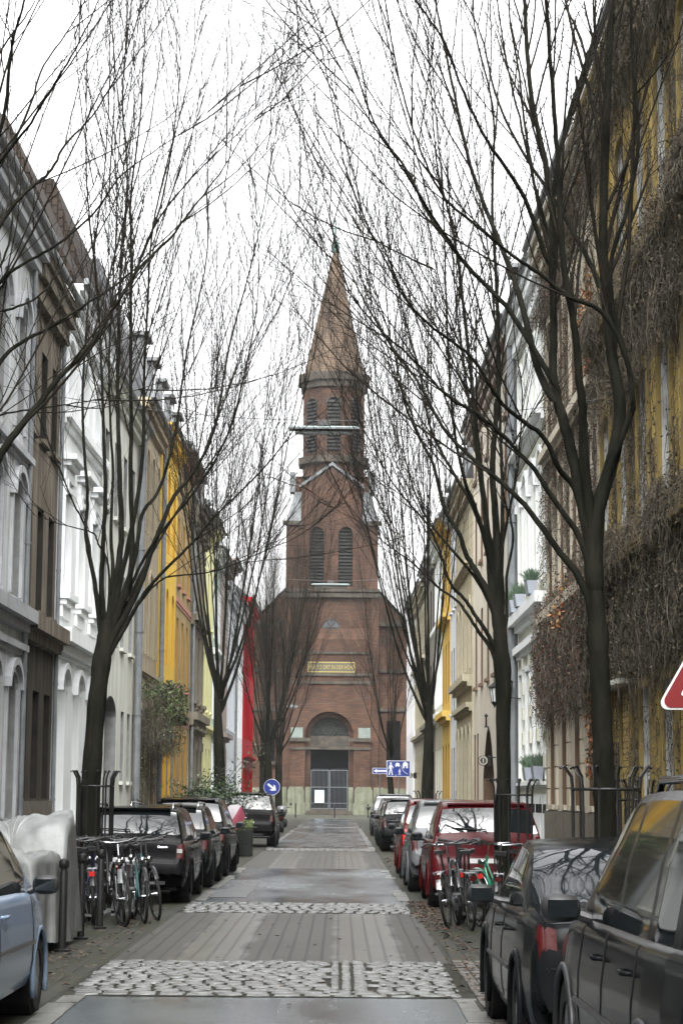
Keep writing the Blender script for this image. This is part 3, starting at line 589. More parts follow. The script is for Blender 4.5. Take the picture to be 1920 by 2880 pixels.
house(1, -75., -30., 13.8, 'farther sand-coloured house of the right row behind the viewer', p_b2, [(1.2, 3.8, 14, 1.0, 0, ''), (5.4, 7.8, 14, 1.0, 0, 'l'), (9.2, 11.4, 14, 1.0, 0, 'l')], roof=(2.4, 3., slate))
# ================================================================= CHURCH
CX, CY = -.80, 180.
cb = brickmat('church_brick', (.076, .038, .025), (.046, .026, .019), (.032, .028, .023), .5, .14, .022, .85, .10, (R_(90), 0, 0), mscale=.55, big=((.45, .44, .42), (1.35, 1.25, 1.15)))
sb = brickmat('spire_brick', (.098, .070, .050), (.078, .056, .041), (.044, .036, .03), .5, .22, .03, .85, .10, (R_(90), 0, 0), mscale=.6, big=((.7, .7, .7), (1.25, 1.2, 1.1)))
cst = mat('church_stone', (.125, .13, .095), .8, (.08, .085, .06), 1.2, .3, 12., streak=.75); cst2 = mat('weathered_stone', (.056, .048, .038), .85, (.026, .024, .020), 1.5, .3, 12.)
lead = mat('lead_roofing', (.105, .115, .12), .6, (.055, .062, .065), .8); patina = mat('copper_patina', (.075, .15, .125), .6, (.05, .09, .08), 2.)
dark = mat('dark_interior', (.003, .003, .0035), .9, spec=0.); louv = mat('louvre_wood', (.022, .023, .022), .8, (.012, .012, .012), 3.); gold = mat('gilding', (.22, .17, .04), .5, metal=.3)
ch = thing('church', (CX, CY, 0), 'red-brown brick church with an octagonal belfry and tall spire closing the street', 'church')
def CB(): return MB((CX, CY, 0))
def bx(b, x0, x1, z0, z1, y0=0, y1=.5): return b.box(CX + x0, CX + x1, CY + y0, CY + y1, z0, z1)
# front wall of nave
b = CB(); bx(b, -6.9, -4.25, 0, 16.5, 1.6, 40); bx(b, 4.2, 6.7, 0, 16.5, 1.6, 40)
b.prism([(CX - 6.9, CY + 1.6, 16.5), (CX - 4.0, CY + 1.6, 16.5), (CX - 4.0, CY + 1.6, 19.6)], (0, 38, 0)); b.prism([(CX + 6.7, CY + 1.6, 16.5), (CX + 4.0, CY + 1.6, 16.5), (CX + 4.0, CY + 1.6, 19.6)], (0, 38, 0))
bx(b, -9.5, -6.9, 0, 12.5, 6, 40); bx(b, 6.7, 12, 0, 12.5, 6, 40); bx(b, -24, -9.5, 0, 11.5, 9, 34)
b.build('nave', cb, ch)
b = CB(); bx(b, -7.1, -4.0, 16.5, 16.9, 1.3, 1.8); bx(b, 4.0, 6.9, 16.5, 16.9, 1.3, 1.8)
for z in (12.4, 9.0): bx(b, -6.95, -4.25, z, z + .3, 1.4, 1.65); bx(b, 4.2, 6.75, z, z + .3, 1.4, 1.65)
build_each(b, 'string_course', cst2, ch)
b = CB(); bx(b, 4.3, 12, 0, 2.3, 1.2, 1.6); bx(b, -9.4, -4.3, 0, 2.3, 1.2, 1.6); build_each(b, 'plinth', cst, ch)
for x0 in (-6.1, 4.9):
    b = CB(); b.k = 0; bx(b, x0, x0 + 1.2, 4.6, 8.2, 1.45, 1.62); b.k = 1; bx(b, x0 - .15, x0 + 1.35, 4.3, 4.58, 1.3, 1.62); b.build('side_window', [dark, cst2], ch)
# tower body with recessed arched belfry windows
def tower_wall(b, x0, x1, z0, z1, holes, y):
    xs = sorted(set([x0, x1] + [h[0] for h in holes] + [h[1] for h in holes])); zs = sorted(set([z0, z1] + [h[2] for h in holes] + [h[3] for h in holes]))
    for i in range(len(xs) - 1):
        for j in range(len(zs) - 1):
            mx, mz = (xs[i] + xs[i + 1]) / 2, (zs[j] + zs[j + 1]) / 2
            if any(h[0] < mx < h[1] and h[2] < mz < h[3] for h in holes): continue
            b.quad((CX + xs[i], CY + y, zs[j]), (CX + xs[i + 1], CY + y, zs[j]), (CX + xs[i + 1], CY + y, zs[j + 1]), (CX + xs[i], CY + y, zs[j + 1]))
    for h in holes:
        r = h[4]; dp = h[5]; a = arc_pts(h[0], h[1], h[3], r, 12)
        path = [(h[0], h[2])] + a + [(h[1], h[2])]
        for i in range(len(path) - 1): b.quad((CX + path[i][0], CY + y, path[i][1]), (CX + path[i + 1][0], CY + y, path[i + 1][1]), (CX + path[i + 1][0], CY + y + dp, path[i + 1][1]), (CX + path[i][0], CY + y + dp, path[i][1]))
        for i in range(len(a) - 1): b.quad((CX + a[i][0], CY + y, a[i][1]), (CX + a[i + 1][0], CY + y, a[i + 1][1]), (CX + a[i + 1][0], CY + y, h[3]), (CX + a[i][0], CY + y, h[3]))
b = CB()
tower_wall(b, -3.5, 3.45, 0, 15.2, [(-2.2, 2.0, 0, 8.9, 2.1, .7)], 0)
tower_wall(b, -2.2, 2.0, 0, 8.9, [(-1.75, 1.6, 0, 8.45, 1.67, .6)], .7)
for s in (-3.5, 3.45): b.quad((CX + s, CY, 0), (CX + s, CY + 3, 0), (CX + s, CY + 3, 15.2), (CX + s, CY, 15.2))
b.quad((CX - 3.5, CY, 15.2), (CX + 3.45, CY, 15.2), (CX + 3.45, CY + .6, 16.2), (CX - 3.5, CY + .6, 16.2))
bx(b, -4.15, -3.5, 0, 19.1, .35, 8.5); bx(b, 3.45, 4.15, 0, 19.1, .35, 8.5); bx(b, -3.5, 3.45, 15.2, 19.1, .6, .9)
tower_wall(b, -4.05, 4.05, 19.1, 25.4, [(-2.0, -.72, 19.9, 25.2, .64, .45), (.55, 1.83, 19.9, 25.2, .64, .45)], .55)
for s in (-4.05, 4.05): b.quad((CX + s, CY + .55, 19.1), (CX + s, CY + 8.4, 19.1), (CX + s, CY + 8.4, 25.4), (CX + s, CY + .55, 25.4))
# gabled shaft
g = [(CX - 2.75, CY + .5, 25.4), (CX + 2.6, CY + .5, 25.4), (CX + 2.6, CY + .5, 28.7), (CX - .05, CY + .5, 30.5), (CX - 2.75, CY + .5, 28.7)]
b.prism(g, (0, 7.6, 0))
g = [(CX - 3.45, CY + 1.4, 25.4), (CX - 3.45, CY + 6.8, 25.4), (CX - 3.45, CY + 6.8, 28.2), (CX - 3.45, CY + 4.1, 30.2), (CX - 3.45, CY + 1.4, 28.2)]
b.prism(g, (6.95, 0, 0))
b.build('tower', cb, ch)
def octo(r, z0, z1, r2=None, cy=4.2):
    r2 = r2 if r2 is not None else r; b = CB(); vs = []; n = 8
    for rr, z in ((r, z0), (r2, z1)):
        for k in range(8):
            a = math.pi / 8 + k * math.pi / 4; vs.append((CX + .05 + rr / math.cos(math.pi / 8) * math.sin(a), CY + cy + rr / math.cos(math.pi / 8) * math.cos(a), z))
    b.add(vs, [(k, (k + 1) % 8, (k + 1) % 8 + 8, k + 8) for k in range(8)] + [tuple(range(8)), tuple(range(8, 16))]); return b
octo(2.75, 30.0, 39.2).build('belfry', cb, ch)
octo(3.15, 31.1, 31.7).build('belfry_ledge', cst2, ch)
m = octo(3.2, 38.6, 39.3); m.add(*(lambda o: ([Vector(q) + m.o for q in o.v], o.f))(octo(2.95, 38.0, 38.6))); m.build('belfry_cornice', cst2, ch)
octo(2.72, 39.3, 51.2, .16).build('spire', sb, ch)
for k in range(-1, 2):
    a = math.pi + k * math.pi / 4; ux, uy = math.sin(a), math.cos(a); c0 = Vector((CX + .05, CY + 4.2, 0)); nrm = Vector((ux, uy, 0)); tan = Vector((uy, -ux, 0))
    b = CB(); w = .6; zt = 37.0; b.k = 0; pts = [(-w, 32.1)] + [(-w * math.cos(math.pi * i / 10), zt - w + w * math.sin(math.pi * i / 10)) for i in range(11)] + [(w, 32.1)]
    P = [c0 + nrm * 2.76 + tan * p + Vector((0, 0, z)) for p, z in pts]; b.add(P, [tuple(range(len(P)))])
    b.k = 1
    for z in np.arange(32.2, 36.6, .33):
        b.add([c0 + nrm * d + tan * p + Vector((0, 0, zz)) for p in (-w, w) for d, zz in ((2.77, z + .2), (2.95, z), (2.95, z + .05), (2.77, z + .26))], [(0, 1, 2, 3), (4, 5, 6, 7), (0, 4, 5, 1), (1, 5, 6, 2), (2, 6, 7, 3)])
    b.k = 2
    e = [(-(w + .16) * math.cos(math.pi * i / 10), zt - w + (w + .16) * math.sin(math.pi * i / 10)) for i in range(11)]; f = pts[1:-1]
    for i in range(10): b.add([c0 + nrm * 2.82 + tan * p + Vector((0, 0, z)) for p, z in (f[i], f[i + 1], e[i + 1], e[i])], [(0, 1, 2, 3)])
    b.build('belfry_window', [dark, louv, cst2], ch)
# twin louvred windows of the tower
for x0 in (-2.0, .55):
    b = CB(); b.k = 0; a = arc_pts(x0, x0 + 1.28, 25.2, .64, 10); P = [(CX + x0, CY + .99, 19.9)] + [(CX + p, CY + .99, z) for p, z in a] + [(CX + x0 + 1.28, CY + .99, 19.9)]; b.add(P, [tuple(range(len(P)))])
    b.k = 1
    for z in np.arange(20.0, 24.9, .3): b.add([(CX + x, CY + y, zz) for x in (x0, x0 + 1.28) for y, zz in ((.95, z + .18), (.7, z), (.7, z + .06), (.95, z + .24))], [(0, 1, 2, 3), (4, 5, 6, 7), (0, 4, 5, 1), (1, 5, 6, 2), (2, 6, 7, 3)])
    b.build('louvred_window', [dark, louv], ch)
# blind arch over the twin windows, ledges, corner caps
b = CB(); e = arc_pts(-2.7, 2.55, 27.9, 2.0, 16); f = arc_pts(-2.35, 2.2, 27.5, 1.75, 16)
for i in range(16):
    P = [(CX + p, CY + .38, z) for p, z in (f[i], f[i + 1], e[i + 1], e[i])]; b.add(P, [(0, 1, 2, 3)]); b.add([P[0], P[1], (P[1][0], CY + .5, P[1][2]), (P[0][0], CY + .5, P[0][2])], [(0, 1, 2, 3)]); b.add([P[3], P[2], (P[2][0], CY + .5, P[2][2]), (P[3][0], CY + .5, P[3][2])], [(0, 1, 2, 3)])
b.build('relief_arch', cb, ch)
b = CB()
bx(b, -4.3, 4.3, 18.9, 19.25, .2, .8); bx(b, -4.2, 4.2, 20.3 - .9, 19.65, .3, .54)
for s0, s1 in ((-4.35, -2.6), (2.5, 4.35)): bx(b, s0, s1, 25.3, 25.65, .25, .7)
bx(b, -3.6, 3.55, 12.0, 12.25, -.15, .05); bx(b, -3.6, 3.55, 13.9, 14.1, -.12, .05); bx(b, -3.6, 3.55, 11.3, 11.55, -.12, .05)
bx(b, -3.6, -1.75, 6.3, 6.6, -.2, .05); bx(b, 1.6, 3.55, 6.3, 6.6, -.2, .05); bx(b, -3.55, -2.0, 5.6, 5.8, -.1, .05); bx(b, 1.85, 3.5, 5.6, 5.8, -.1, .05)
build_each(b, 'ledge', cst2, ch)
b = CB()
for sx in (-1, 1):
    x0, x1 = (-3.62, -2.75) if sx < 0 else (2.6, 3.5)
    P = [(CX + sx * 4.1, CY + .5, 25.65), (CX + sx * 4.1, CY + 2.2, 25.65), (CX + sx * 2.7, CY + 2.2, 25.65), (CX + sx * 2.7, CY + .5, 25.65)]
    q = [(CX + sx * 3.3, CY + .9, 28.3), (CX + sx * 3.3, CY + 2.2, 28.3), (CX + sx * 2.7, CY + 2.2, 28.3), (CX + sx * 2.7, CY + .7, 28.3)]
    b.add(P + q, [(0, 1, 2, 3), (4, 5, 6, 7), (0, 1, 5, 4), (1, 2, 6, 5), (2, 3, 7, 6), (3, 0, 4, 7)])
    b.box(CX + (sx * 3.5 if sx > 0 else -3.55) - .25, CX + (sx * 3.5 if sx > 0 else -3.55) + .25, CY + .9, CY + 2.4, 28.3, 30.1)
for (xa, za), (xb, zb) in (((-2.95, 28.55), (-.05, 30.65)), ((-.05, 30.65), (2.8, 28.55))):
    b.prism([(CX + xa, CY + .3, za), (CX + xb, CY + .3, zb), (CX + xb, CY + .3, zb + .28), (CX + xa, CY + .3, za + .28)], (0, 4, 0))
for s, e_ in ((-1, -6.95), (1, 6.75)): b.add([(CX + e_, CY + 1.35, 16.92), (CX + s * 4.0, CY + 1.35, 19.9), (CX + s * 4.0, CY + 39, 19.9), (CX + e_, CY + 39, 16.92)], [(0, 1, 2, 3)])
build_each(b, 'lead_cap', lead, ch)
# stone bases
for s0, s1 in ((-3.75, -2.15), (2.0, 3.75)):
    b = CB(); x0, x1 = s0, s1
    P = [(x0, 0), (x1, 0), (x1, 1.0), (x1 - .08, 1.05), (x1 - .08, 2.05), (x1 - .25, 2.4), (x0 + .25, 2.4), (x0 + .08, 2.05), (x0 + .08, 1.05), (x0, 1.0)]
    b.prism([(CX + x, CY - .75, z) for x, z in P], (0, .8, 0)); b.build('stone_base', cst, ch)
b = CB(); bx(b, -2.15, -1.72, 0, 2.38, -.15, .7); bx(b, 1.57, 2.0, 0, 2.38, -.15, .7); bx(b, -4.6, -3.75, 0, 2.38, .1, .5); bx(b, 3.75, 4.6, 0, 2.38, .1, .5); build_each(b, 'stone_pier', cst, ch)
pan = mat('pale_stone_panel', (.135, .16, .145), .8, (.09, .105, .095), 1.5)
for x0 in (-3.45, 2.4): b = CB(); bx(b, x0, x0 + 1.05, 6.62, 7.5, -.04, .04); b.build('stone_panel', pan, ch)
# tympanum, lintel, porch
b = CB(); b.k = 0; a = arc_pts(-1.8, 1.65, 8.5, 1.72, 14); b.add([(CX + p, CY + 1.1, z) for p, z in a], [tuple(range(len(a)))])
b.k = 1
for c, r in ((-.07, .55), (-1.0, .35), (.86, .35)):
    P = [(CX + c + r * math.cos(t * .5236), CY + 1.02, 7.35 + r * math.sin(t * .5236)) for t in range(12)]; b.tube(P + [P[0]], .03, 5)
b.build('tympanum', [mat('tympanum_relief', (.022, .025, .022), .8, (.012, .013, .012), 3.), mat('tracery', (.035, .035, .03), .8)], ch)
b = CB(); bx(b, -1.74, 1.59, 5.9, 6.8, .9, 1.3); bx(b, -2.4, 2.2, 5.62, 5.88, .3, 1.2); b.build('lintel', cst2, ch)
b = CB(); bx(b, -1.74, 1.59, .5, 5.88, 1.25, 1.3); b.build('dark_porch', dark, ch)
b = CB(); bx(b, -2.1, 1.95, 0, .18, -.9, .9); bx(b, -2.0, 1.85, .18, .36, -.5, 1.2); bx(b, -1.9, 1.75, .36, .5, -.1, 1.3); b.build('steps', cst2, ch)
gm = mat('gate_grey', (.07, .08, .085), .5)
for x0, x1 in ((-1.66, -.1), (-.04, 1.52)):
    b = CB(); t = .05
    for xa in (x0, x1 - t): bx(b, xa, xa + t, .5, 3.85, .2, .26)
    for z in (.52, .98, 2.35, 3.8): bx(b, x0 + t, x1 - t, z, z + t, .2, .26)
    for x in np.arange(x0 + .14, x1 - .06, .11): bx(b, x, x + .014, .56, 3.98, .22, .24)
    gt = b.build('gate_leaf', gm, ch)
    b = CB(); bx(b, (x1 - .1) if x0 < -1 else (x0 + .06), (x1 - .06) if x0 < -1 else (x0 + .10), 1.6, 1.8, .14, .2); b.build('gate_handle', iron, gt)
# bull's-eye
b = CB(); b.k = 0; P = [(CX - .05 + .75 * math.cos(t * math.pi / 12), CY + .585, 16.25 + .75 * math.sin(t * math.pi / 12)) for t in range(24)]; b.add(P, [tuple(range(24))]); b.k = 1; b.tube([(p[0], CY + .56, p[2]) for p in P] + [(P[0][0], CY + .56, P[0][2])], .07, 5, False)
for t in range(6): b.tube([(CX - .05, CY + .56, 16.25), (P[t * 4][0], CY + .56, P[t * 4][2])], .035, 4)
b.build('round_window', [mat('leaded_glass', (.03, .035, .04), .3), cst2], ch)
# gilded inscription
b = CB(); b.k = 0; bx(b, -2.05, 2.1, 12.27, 13.25, -.06, -.003); ins = b.build('inscription_panel', mat('inscription_ground', (.04, .035, .02), .6), ch)
b = CB(); 
for z in (12.3, 13.12): bx(b, -2.03, 2.08, z, z + .08, -.09, -.062)
for x in (-2.03, 2.0): bx(b, x, x + .08, 12.38, 13.12, -.09, -.062)
build_each(b, 'gilt_border', gold, ins)
text_mesh('HIER IST ORT IN DER HÖHE', .52, 'gilt_lettering', gold, ins, (.03, -.075, 12.73), (R_(90), 0, 0), .01, sx=.62)
# finial
b = CB(); c = (CX + .05, CY + 4.2, 0); b.lathe((c[0], c[1], 51.0), [(.0, 0), (.3, .05), (.42, .5), (.3, .95), (.1, 1.2), (.07, 1.3)], 12); b.tube([(c[0], c[1], 52.2), (c[0], c[1], 54.0)], .07, 6); b.box(c[0] - .42, c[0] + .42, c[1] - .05, c[1] + .05, 53.2, 53.35); b.lathe((c[0] - .42, c[1], 53.27), [(0, -.1), (.1, 0), (0, .1)], 8); b.lathe((c[0] + .42, c[1], 53.27), [(0, -.1), (.1, 0), (0, .1)], 8); b.lathe((c[0], c[1], 54.0), [(0, -.1), (.1, 0), (0, .1)], 8)
b.build('cross_finial', patina, ch)
# poster on the gate
po = thing('poster', (CX - .9, CY + .1, 1.0), 'pale blue and white notice poster tied to the left gate leaf of the church', 'poster')
b = MB((CX - .9, CY + .1, 1.0)); b.k = 0; b.box(CX - 1.35, CX - .48, CY + .14, CY + .19, 1.0, 2.15); b.k = 1; b.box(CX - 1.3, CX - .53, CY + .128, CY + .139, 1.05, 1.75); b.k = 2; b.box(CX - 1.3, CX - .53, CY + .128, CY + .139, 1.752, 2.1)
b.k = 3
for i in range(6): b.box(CX - 1.24, CX - .6 - (i % 3) * .1, CY + .12, CY + .127, 1.62 - i * .09, 1.65 - i * .09)
b.build('board', [gm, white, mat('poster_blue', (.30, .42, .62), .4), mat('print_grey', (.35, .38, .42), .5)], po)
# bollards before the church
for x, lab in ((-3.3, 'thin dark iron bollard on the left of the church forecourt'), (-.35, 'thin dark iron bollard in the middle of the church forecourt'), (2.2, 'thin dark iron bollard on the right of the church forecourt')):
    b = MB((x, 158, 0)); b.lathe((x, 158, 0), [(.09, 0), (.09, .03), (.05, .04), (.05, .95), (.06, .96), (.06, 1.02), (.0, 1.06)], 12); o = b.build('bollard', iron, None, True, 40); tag(o, lab, 'bollard', 'bollards in front of the church')
# ================================================================= TREES
class Twigs:
    def __init__(s): s.V = []; s.Q = []; s.n = 0
    def tube(s, P, r, k):
        P = np.asarray(P, float); m = len(P); r = np.broadcast_to(np.asarray(r, float), (m,))
        t = np.gradient(P, axis=0); t /= np.linalg.norm(t, axis=1)[:, None] + 1e-9
        ref = np.array([.3, .9, .1]) if abs(t[0][1]) < .8 else np.array([1., 0, 0])
        u = np.cross(t, ref); u /= np.linalg.norm(u, axis=1)[:, None] + 1e-9; w = np.cross(t, u)
        a = np.arange(k) * 2 * np.pi / k
        V = P[:, None] + (u[:, None] * np.cos(a)[None, :, None] + w[:, None] * np.sin(a)[None, :, None]) * r[:, None, None]
        i = np.arange(m - 1)[:, None] * k; j = np.arange(k)[None]; j2 = (j + 1) % k
        Q = np.stack([i + j, i + j2, i + k + j2, i + k + j], -1).reshape(-1, 4) + s.n
        s.V.append(V.reshape(-1, 3)); s.Q.append(Q); s.n += m * k
    def build(s, name, m, par, org): return numesh(name, np.concatenate(s.V), np.concatenate(s.Q), m, par, org=org, smooth=True)
def grow(rs, p, d, L, n, up=.10, wob=.10):
    P = [p]; d = d / np.linalg.norm(d); st = L / n
    for i in range(n):
        d = d + rs.normal(0, wob, 3) + np.array([0, 0, up]); d /= np.linalg.norm(d); P.append(P[-1] + d * st)
    return np.array(P)
def perp(rs, t):
    v = rs.normal(0, 1, 3); v -= t * v.dot(t); return v / (np.linalg.norm(v) + 1e-9)
def ramify(tw, rs, P, r, lev, det, den=1., Lmul=1.):
    """side shoots along path P, twice"""
    seg = np.linalg.norm(np.diff(P, axis=0), axis=1); cum = np.r_[0, np.cumsum(seg)]; L = cum[-1]
    gap = (.30, .125, .11)[lev] / den; x = gap * rs.uniform(.5, 2.5) + (.25 * L if lev == 0 else .12 * L)
    while x < L:
        i = min(np.searchsorted(cum, x) - 1, len(P) - 2); f = (x - cum[i]) / seg[i]; p = P[i] * (1 - f) + P[i + 1] * f; t = (P[i + 1] - P[i]) / seg[i]
        rr = r[i] * (1 - f) + r[i + 1] * f; fr = x / L
        if lev == 0: l = rs.uniform(1.0, 4.2) * (1 - .55 * fr) * Lmul; k = .5; ns = 6; sd = 4
        elif lev == 1: l = rs.uniform(.25, 1.3) * (1 - .5 * fr) * Lmul; k = .55; ns = 4; sd = 3
        else: l = rs.uniform(.06, .32); k = .6; ns = 2; sd = 3
        d = t * (.9 if lev == 0 else .75) + perp(rs, t) * (.42 if lev == 0 else .6) + np.array([0, 0, .15])
        Q = grow(rs, p, d, l, ns, (.07, .06, .03)[lev], (.045, .07, .12)[lev])
        r0 = min(rr * k, (.030, .0068, .0036)[lev]); r0 = max(r0, (.007, .0036, .0026)[lev]); R = np.linspace(r0, r0 * .42, ns + 1)
        tw.tube(Q, R, sd)
        if lev < det: ramify(tw, rs, Q, R, lev + 1, det, den, Lmul)
        x += gap * rs.uniform(.5, 1.6)
def smooth_path(P, n=3):
    P = np.asarray(P, float); out = []
    for i in range(len(P) - 1):
        p0, p1, p2, p3 = P[max(i - 1, 0)], P[i], P[i + 1], P[min(i + 2, len(P) - 1)]
        for j in range(n):
            t = j / n; out.append(.5 * ((2 * p1) + (-p0 + p2) * t + (2 * p0 - 5 * p1 + 4 * p2 - p3) * t * t + (-p0 + 3 * p1 - 3 * p2 + p3) * t ** 3))
    out.append(P[-1]); return np.array(out)
CR_ = {'A': (0, 0), 'B': (960, 0), 'C': (0, 1100), 'D': (960, 1100)}
def px(s):
    """'C450,1100 445,950 A380,100' -> survey points"""
    o = (0, 0); out = []
    for w in s.split():
        if w[0] in CR_: o = CR_[w[0]]; w = w[1:]
        x, y = w.split(','); out.append((o[0] + float(x) / 1.6333, o[1] + float(y) / 1.6333))
    return out
def traced_tree(name, label, Y, base, trunk, limbs, seed, det=1, den=1., LW=.74):
    """trunk: list of (px, py, width px); limbs: list of (string, w0, w1, depth drift)"""
    rs = np.random.RandomState(seed); root = thing(name, base, label, 'tree', 'bare street trees lining both sides')
    T = Twigs(); k = Y / 5855.
    P = [np.array(at(x, y, Y)) for x, y, w in trunk]; P.insert(0, np.array([base[0], base[1], -.02])); W = [trunk[0][2] * 1.25] + [w for x, y, w in trunk]
    S = smooth_path(P, 4); r = np.interp(np.linspace(0, 1, len(S)), np.linspace(0, 1, len(W)), np.array(W)) * k / 2
    r = r * (1 + rs.normal(0, .045, len(r))); nt = len(r); r[-nt // 3:] *= np.linspace(1, .42, len(r[-nt // 3:])); T.tube(S, r, 14); TR = S; RTR = r
    C = Twigs()
    for s, w0, w1, dy in limbs:
        w0 = max(w0 * LW, 3); w1 = max(w1 * LW, 1.2)
        pp = px(s); n = len(pp); Q = np.array([np.array(at(x, y, Y + dy * (i / (n - 1)) ** 1.2)) for i, (x, y) in enumerate(pp)])
        joined = False
        if Q[0][2] < TR[-1][2] + 1.2 and abs(Q[0][0] - TR[-1][0]) < 1.2:
            k0 = int(np.argmin(np.abs(TR[:, 2] - min(Q[0][2] - .55, TR[-1][2] - .55)))); Q = np.vstack([TR[k0], Q]); joined = True
        S = smooth_path(Q, 5)
        for _ in range(3): S[1:-1] = (S[:-2] + 2 * S[1:-1] + S[2:]) / 4
        S[1:] += rs.normal(0, .003, S[1:].shape)
        r = np.linspace(w0, w1, len(S)) ** 1.0 * k / 2; r = (np.linspace(w0 ** .5, w1 ** .5, len(S)) ** 2) * k / 2
        q_ = np.linspace(0, 1, len(S)); r = r * (1 + .75 * np.exp(-q_ / .05)) if joined else r; r[0] *= .35; r[1] *= .75 if joined else 1.
        T.tube(S, r, 10)
        d = S[-1] - S[-2]; E = grow(rs, S[-1], d, 2.2 if pp[-1][1] < 60 else .9, 6, .04, .05); R = np.linspace(r[-1], .003, 7); C.tube(E, R, 4)
        full = np.vstack([S, E[1:]]); ramify(C, rs, full, np.r_[r, R[1:]], 0, det, den)
    T.build('trunk', bark, root, base); C.build('crown', twigm, root, base); return root
def vase_tree(name, label, base, H, seed, rt=.14, fork=3.6, n=9, spread=3.2, det=1, den=.8, lean=0., thin=.85):
    rs = np.random.RandomState(seed); root = thing(name, base, label, 'tree', 'bare street trees lining both sides'); base = np.array(base, float)
    T = Twigs(); C = Twigs(); top = base + np.array([rs.uniform(-.1, .1), rs.uniform(-.1, .1), fork + .8])
    P = smooth_path([base - [0, 0, .02], base + [rs.uniform(-.06, .06), 0, fork * .45], base + [rs.uniform(-.08, .08), 0, fork * .8], top], 4); T.tube(P, np.r_[np.linspace(rt * 1.25, rt * .98, len(P) - 5), np.linspace(rt * .92, rt * .45, 5)], 12)
    for i in range(n):
        a = i * 2.4 + rs.uniform(-.4, .4); z0 = fork + rs.uniform(-.35, .5) + (.3 if i == 0 else 0); s = spread * rs.uniform(.45, 1.) * (.15 if i == 0 else 1)
        h = H * rs.uniform(.82, 1.) if i < 4 else H * rs.uniform(.6, .95); st = base + np.array([0, 0, z0])
        o = np.array([math.cos(a) + lean, math.sin(a), 0]) * s
        Q = [st, st + o * .24 + [0, 0, (h - z0) * .12], st + o * .52 + [0, 0, (h - z0) * .34], st + o * .80 + [0, 0, (h - z0) * .64], st + o * rs.uniform(.9, 1.15) + [0, 0, h - z0]]
        S = smooth_path(Q, 4); S[2:] += np.cumsum(rs.normal(0, .012, S[2:].shape), 0); r = np.linspace((rt * thin * rs.uniform(.28, .50)) ** .5, .006 ** .5, len(S)) ** 2
        r = r * (1 + .8 * np.exp(-np.linspace(0, 1, len(S)) / .05)); r[0] *= .4; T.tube(S, r, 8); ramify(C, rs, S, r, 0, det, den, 1.2)
    b = tuple(base); T.build('trunk', bark, root, b); C.build('crown', twigm, root, b); return root
traced_tree('bare_tree', 'tall bare tree with many upswept limbs rising behind the left bicycles', 30., (-3.52, 30., 0), [(253, 2300, 58), (262, 2120, 54), (272, 1990, 52), (284, 1880, 53), (296, 1790, 62), (302, 1745, 66)],
    [('C470,1130 445,950 430,850 400,700 395,600 405,500 390,300 380,100 A385,1700 395,1550 410,1350 440,1100 480,800 500,500 505,200 510,0', 20, 3, 1.5),
     ('C480,1080 465,900 475,700 485,500 480,300 475,100 A470,1796 460,1500 440,1250 410,1000 395,700 400,300 410,0', 22, 3, -1.2),
     ('C500,1050 540,850 560,650 550,400 545,200 A540,1796 545,1500 560,1150 590,800 560,500 580,200 590,0', 30, 3, 2.0),
     ('C520,1080 590,900 610,700 600,400 605,150 A600,1700 605,1200 600,900 640,600 660,300 670,0', 28, 3, -2.),
     ('C545,1080 640,900 700,720 750,600 800,480 870,400 960,250 1010,60 A1050,1600 1120,1350 1170,1150 1220,900 1260,650 1280,450', 26, 2, .8),
     ('C560,1110 650,950 720,860 800,780 900,680 1000,560 1150,420 1300,250 1380,100 A1420,1600 1440,1480', 18, 2, -1.5),
     ('C700,890 850,845 1000,825 1200,740 1400,650 1560,520', 8, 2, .5),
     ('C430,860 400,640 340,520 270,340 180,120 150,0 A130,1700 60,1500', 9, 2, -1.),
     ('C540,1000 620,780 650,560 720,480 780,300 820,100 A860,1600 920,1350 960,1100 950,800 1000,500 1060,300', 20, 2, 1.8),
     ('C530,980 590,700 640,450 660,200 660,0 A680,1400 700,1050 780,700 860,400 920,50', 22, 3, .5),
     ('C500,1050 520,830 510,650 520,400 510,150 A500,1700 520,1300 540,950 530,600 610,300 650,0', 18, 2, 3.),
     ('C560,1040 640,850 760,640 900,420 1050,200 A1140,1700 1230,1400 1330,1100', 14, 2, 2.4),
     ('C510,840 450,700 440,660 400,640', 9, 5, 0.2), ('A610,1300 700,1050 850,850 1000,700 1150,560 1240,480', 9, 2, -2), ('A620,1250 740,950 800,600 830,300 815,0', 10, 2, -.5),
     ('C600,900 700,700 850,520 1000,300 1080,100 A1150,1600 1190,1300 1180,1000 1170,750', 13, 2, -2.6)], 11, 1, 1.1, .82)
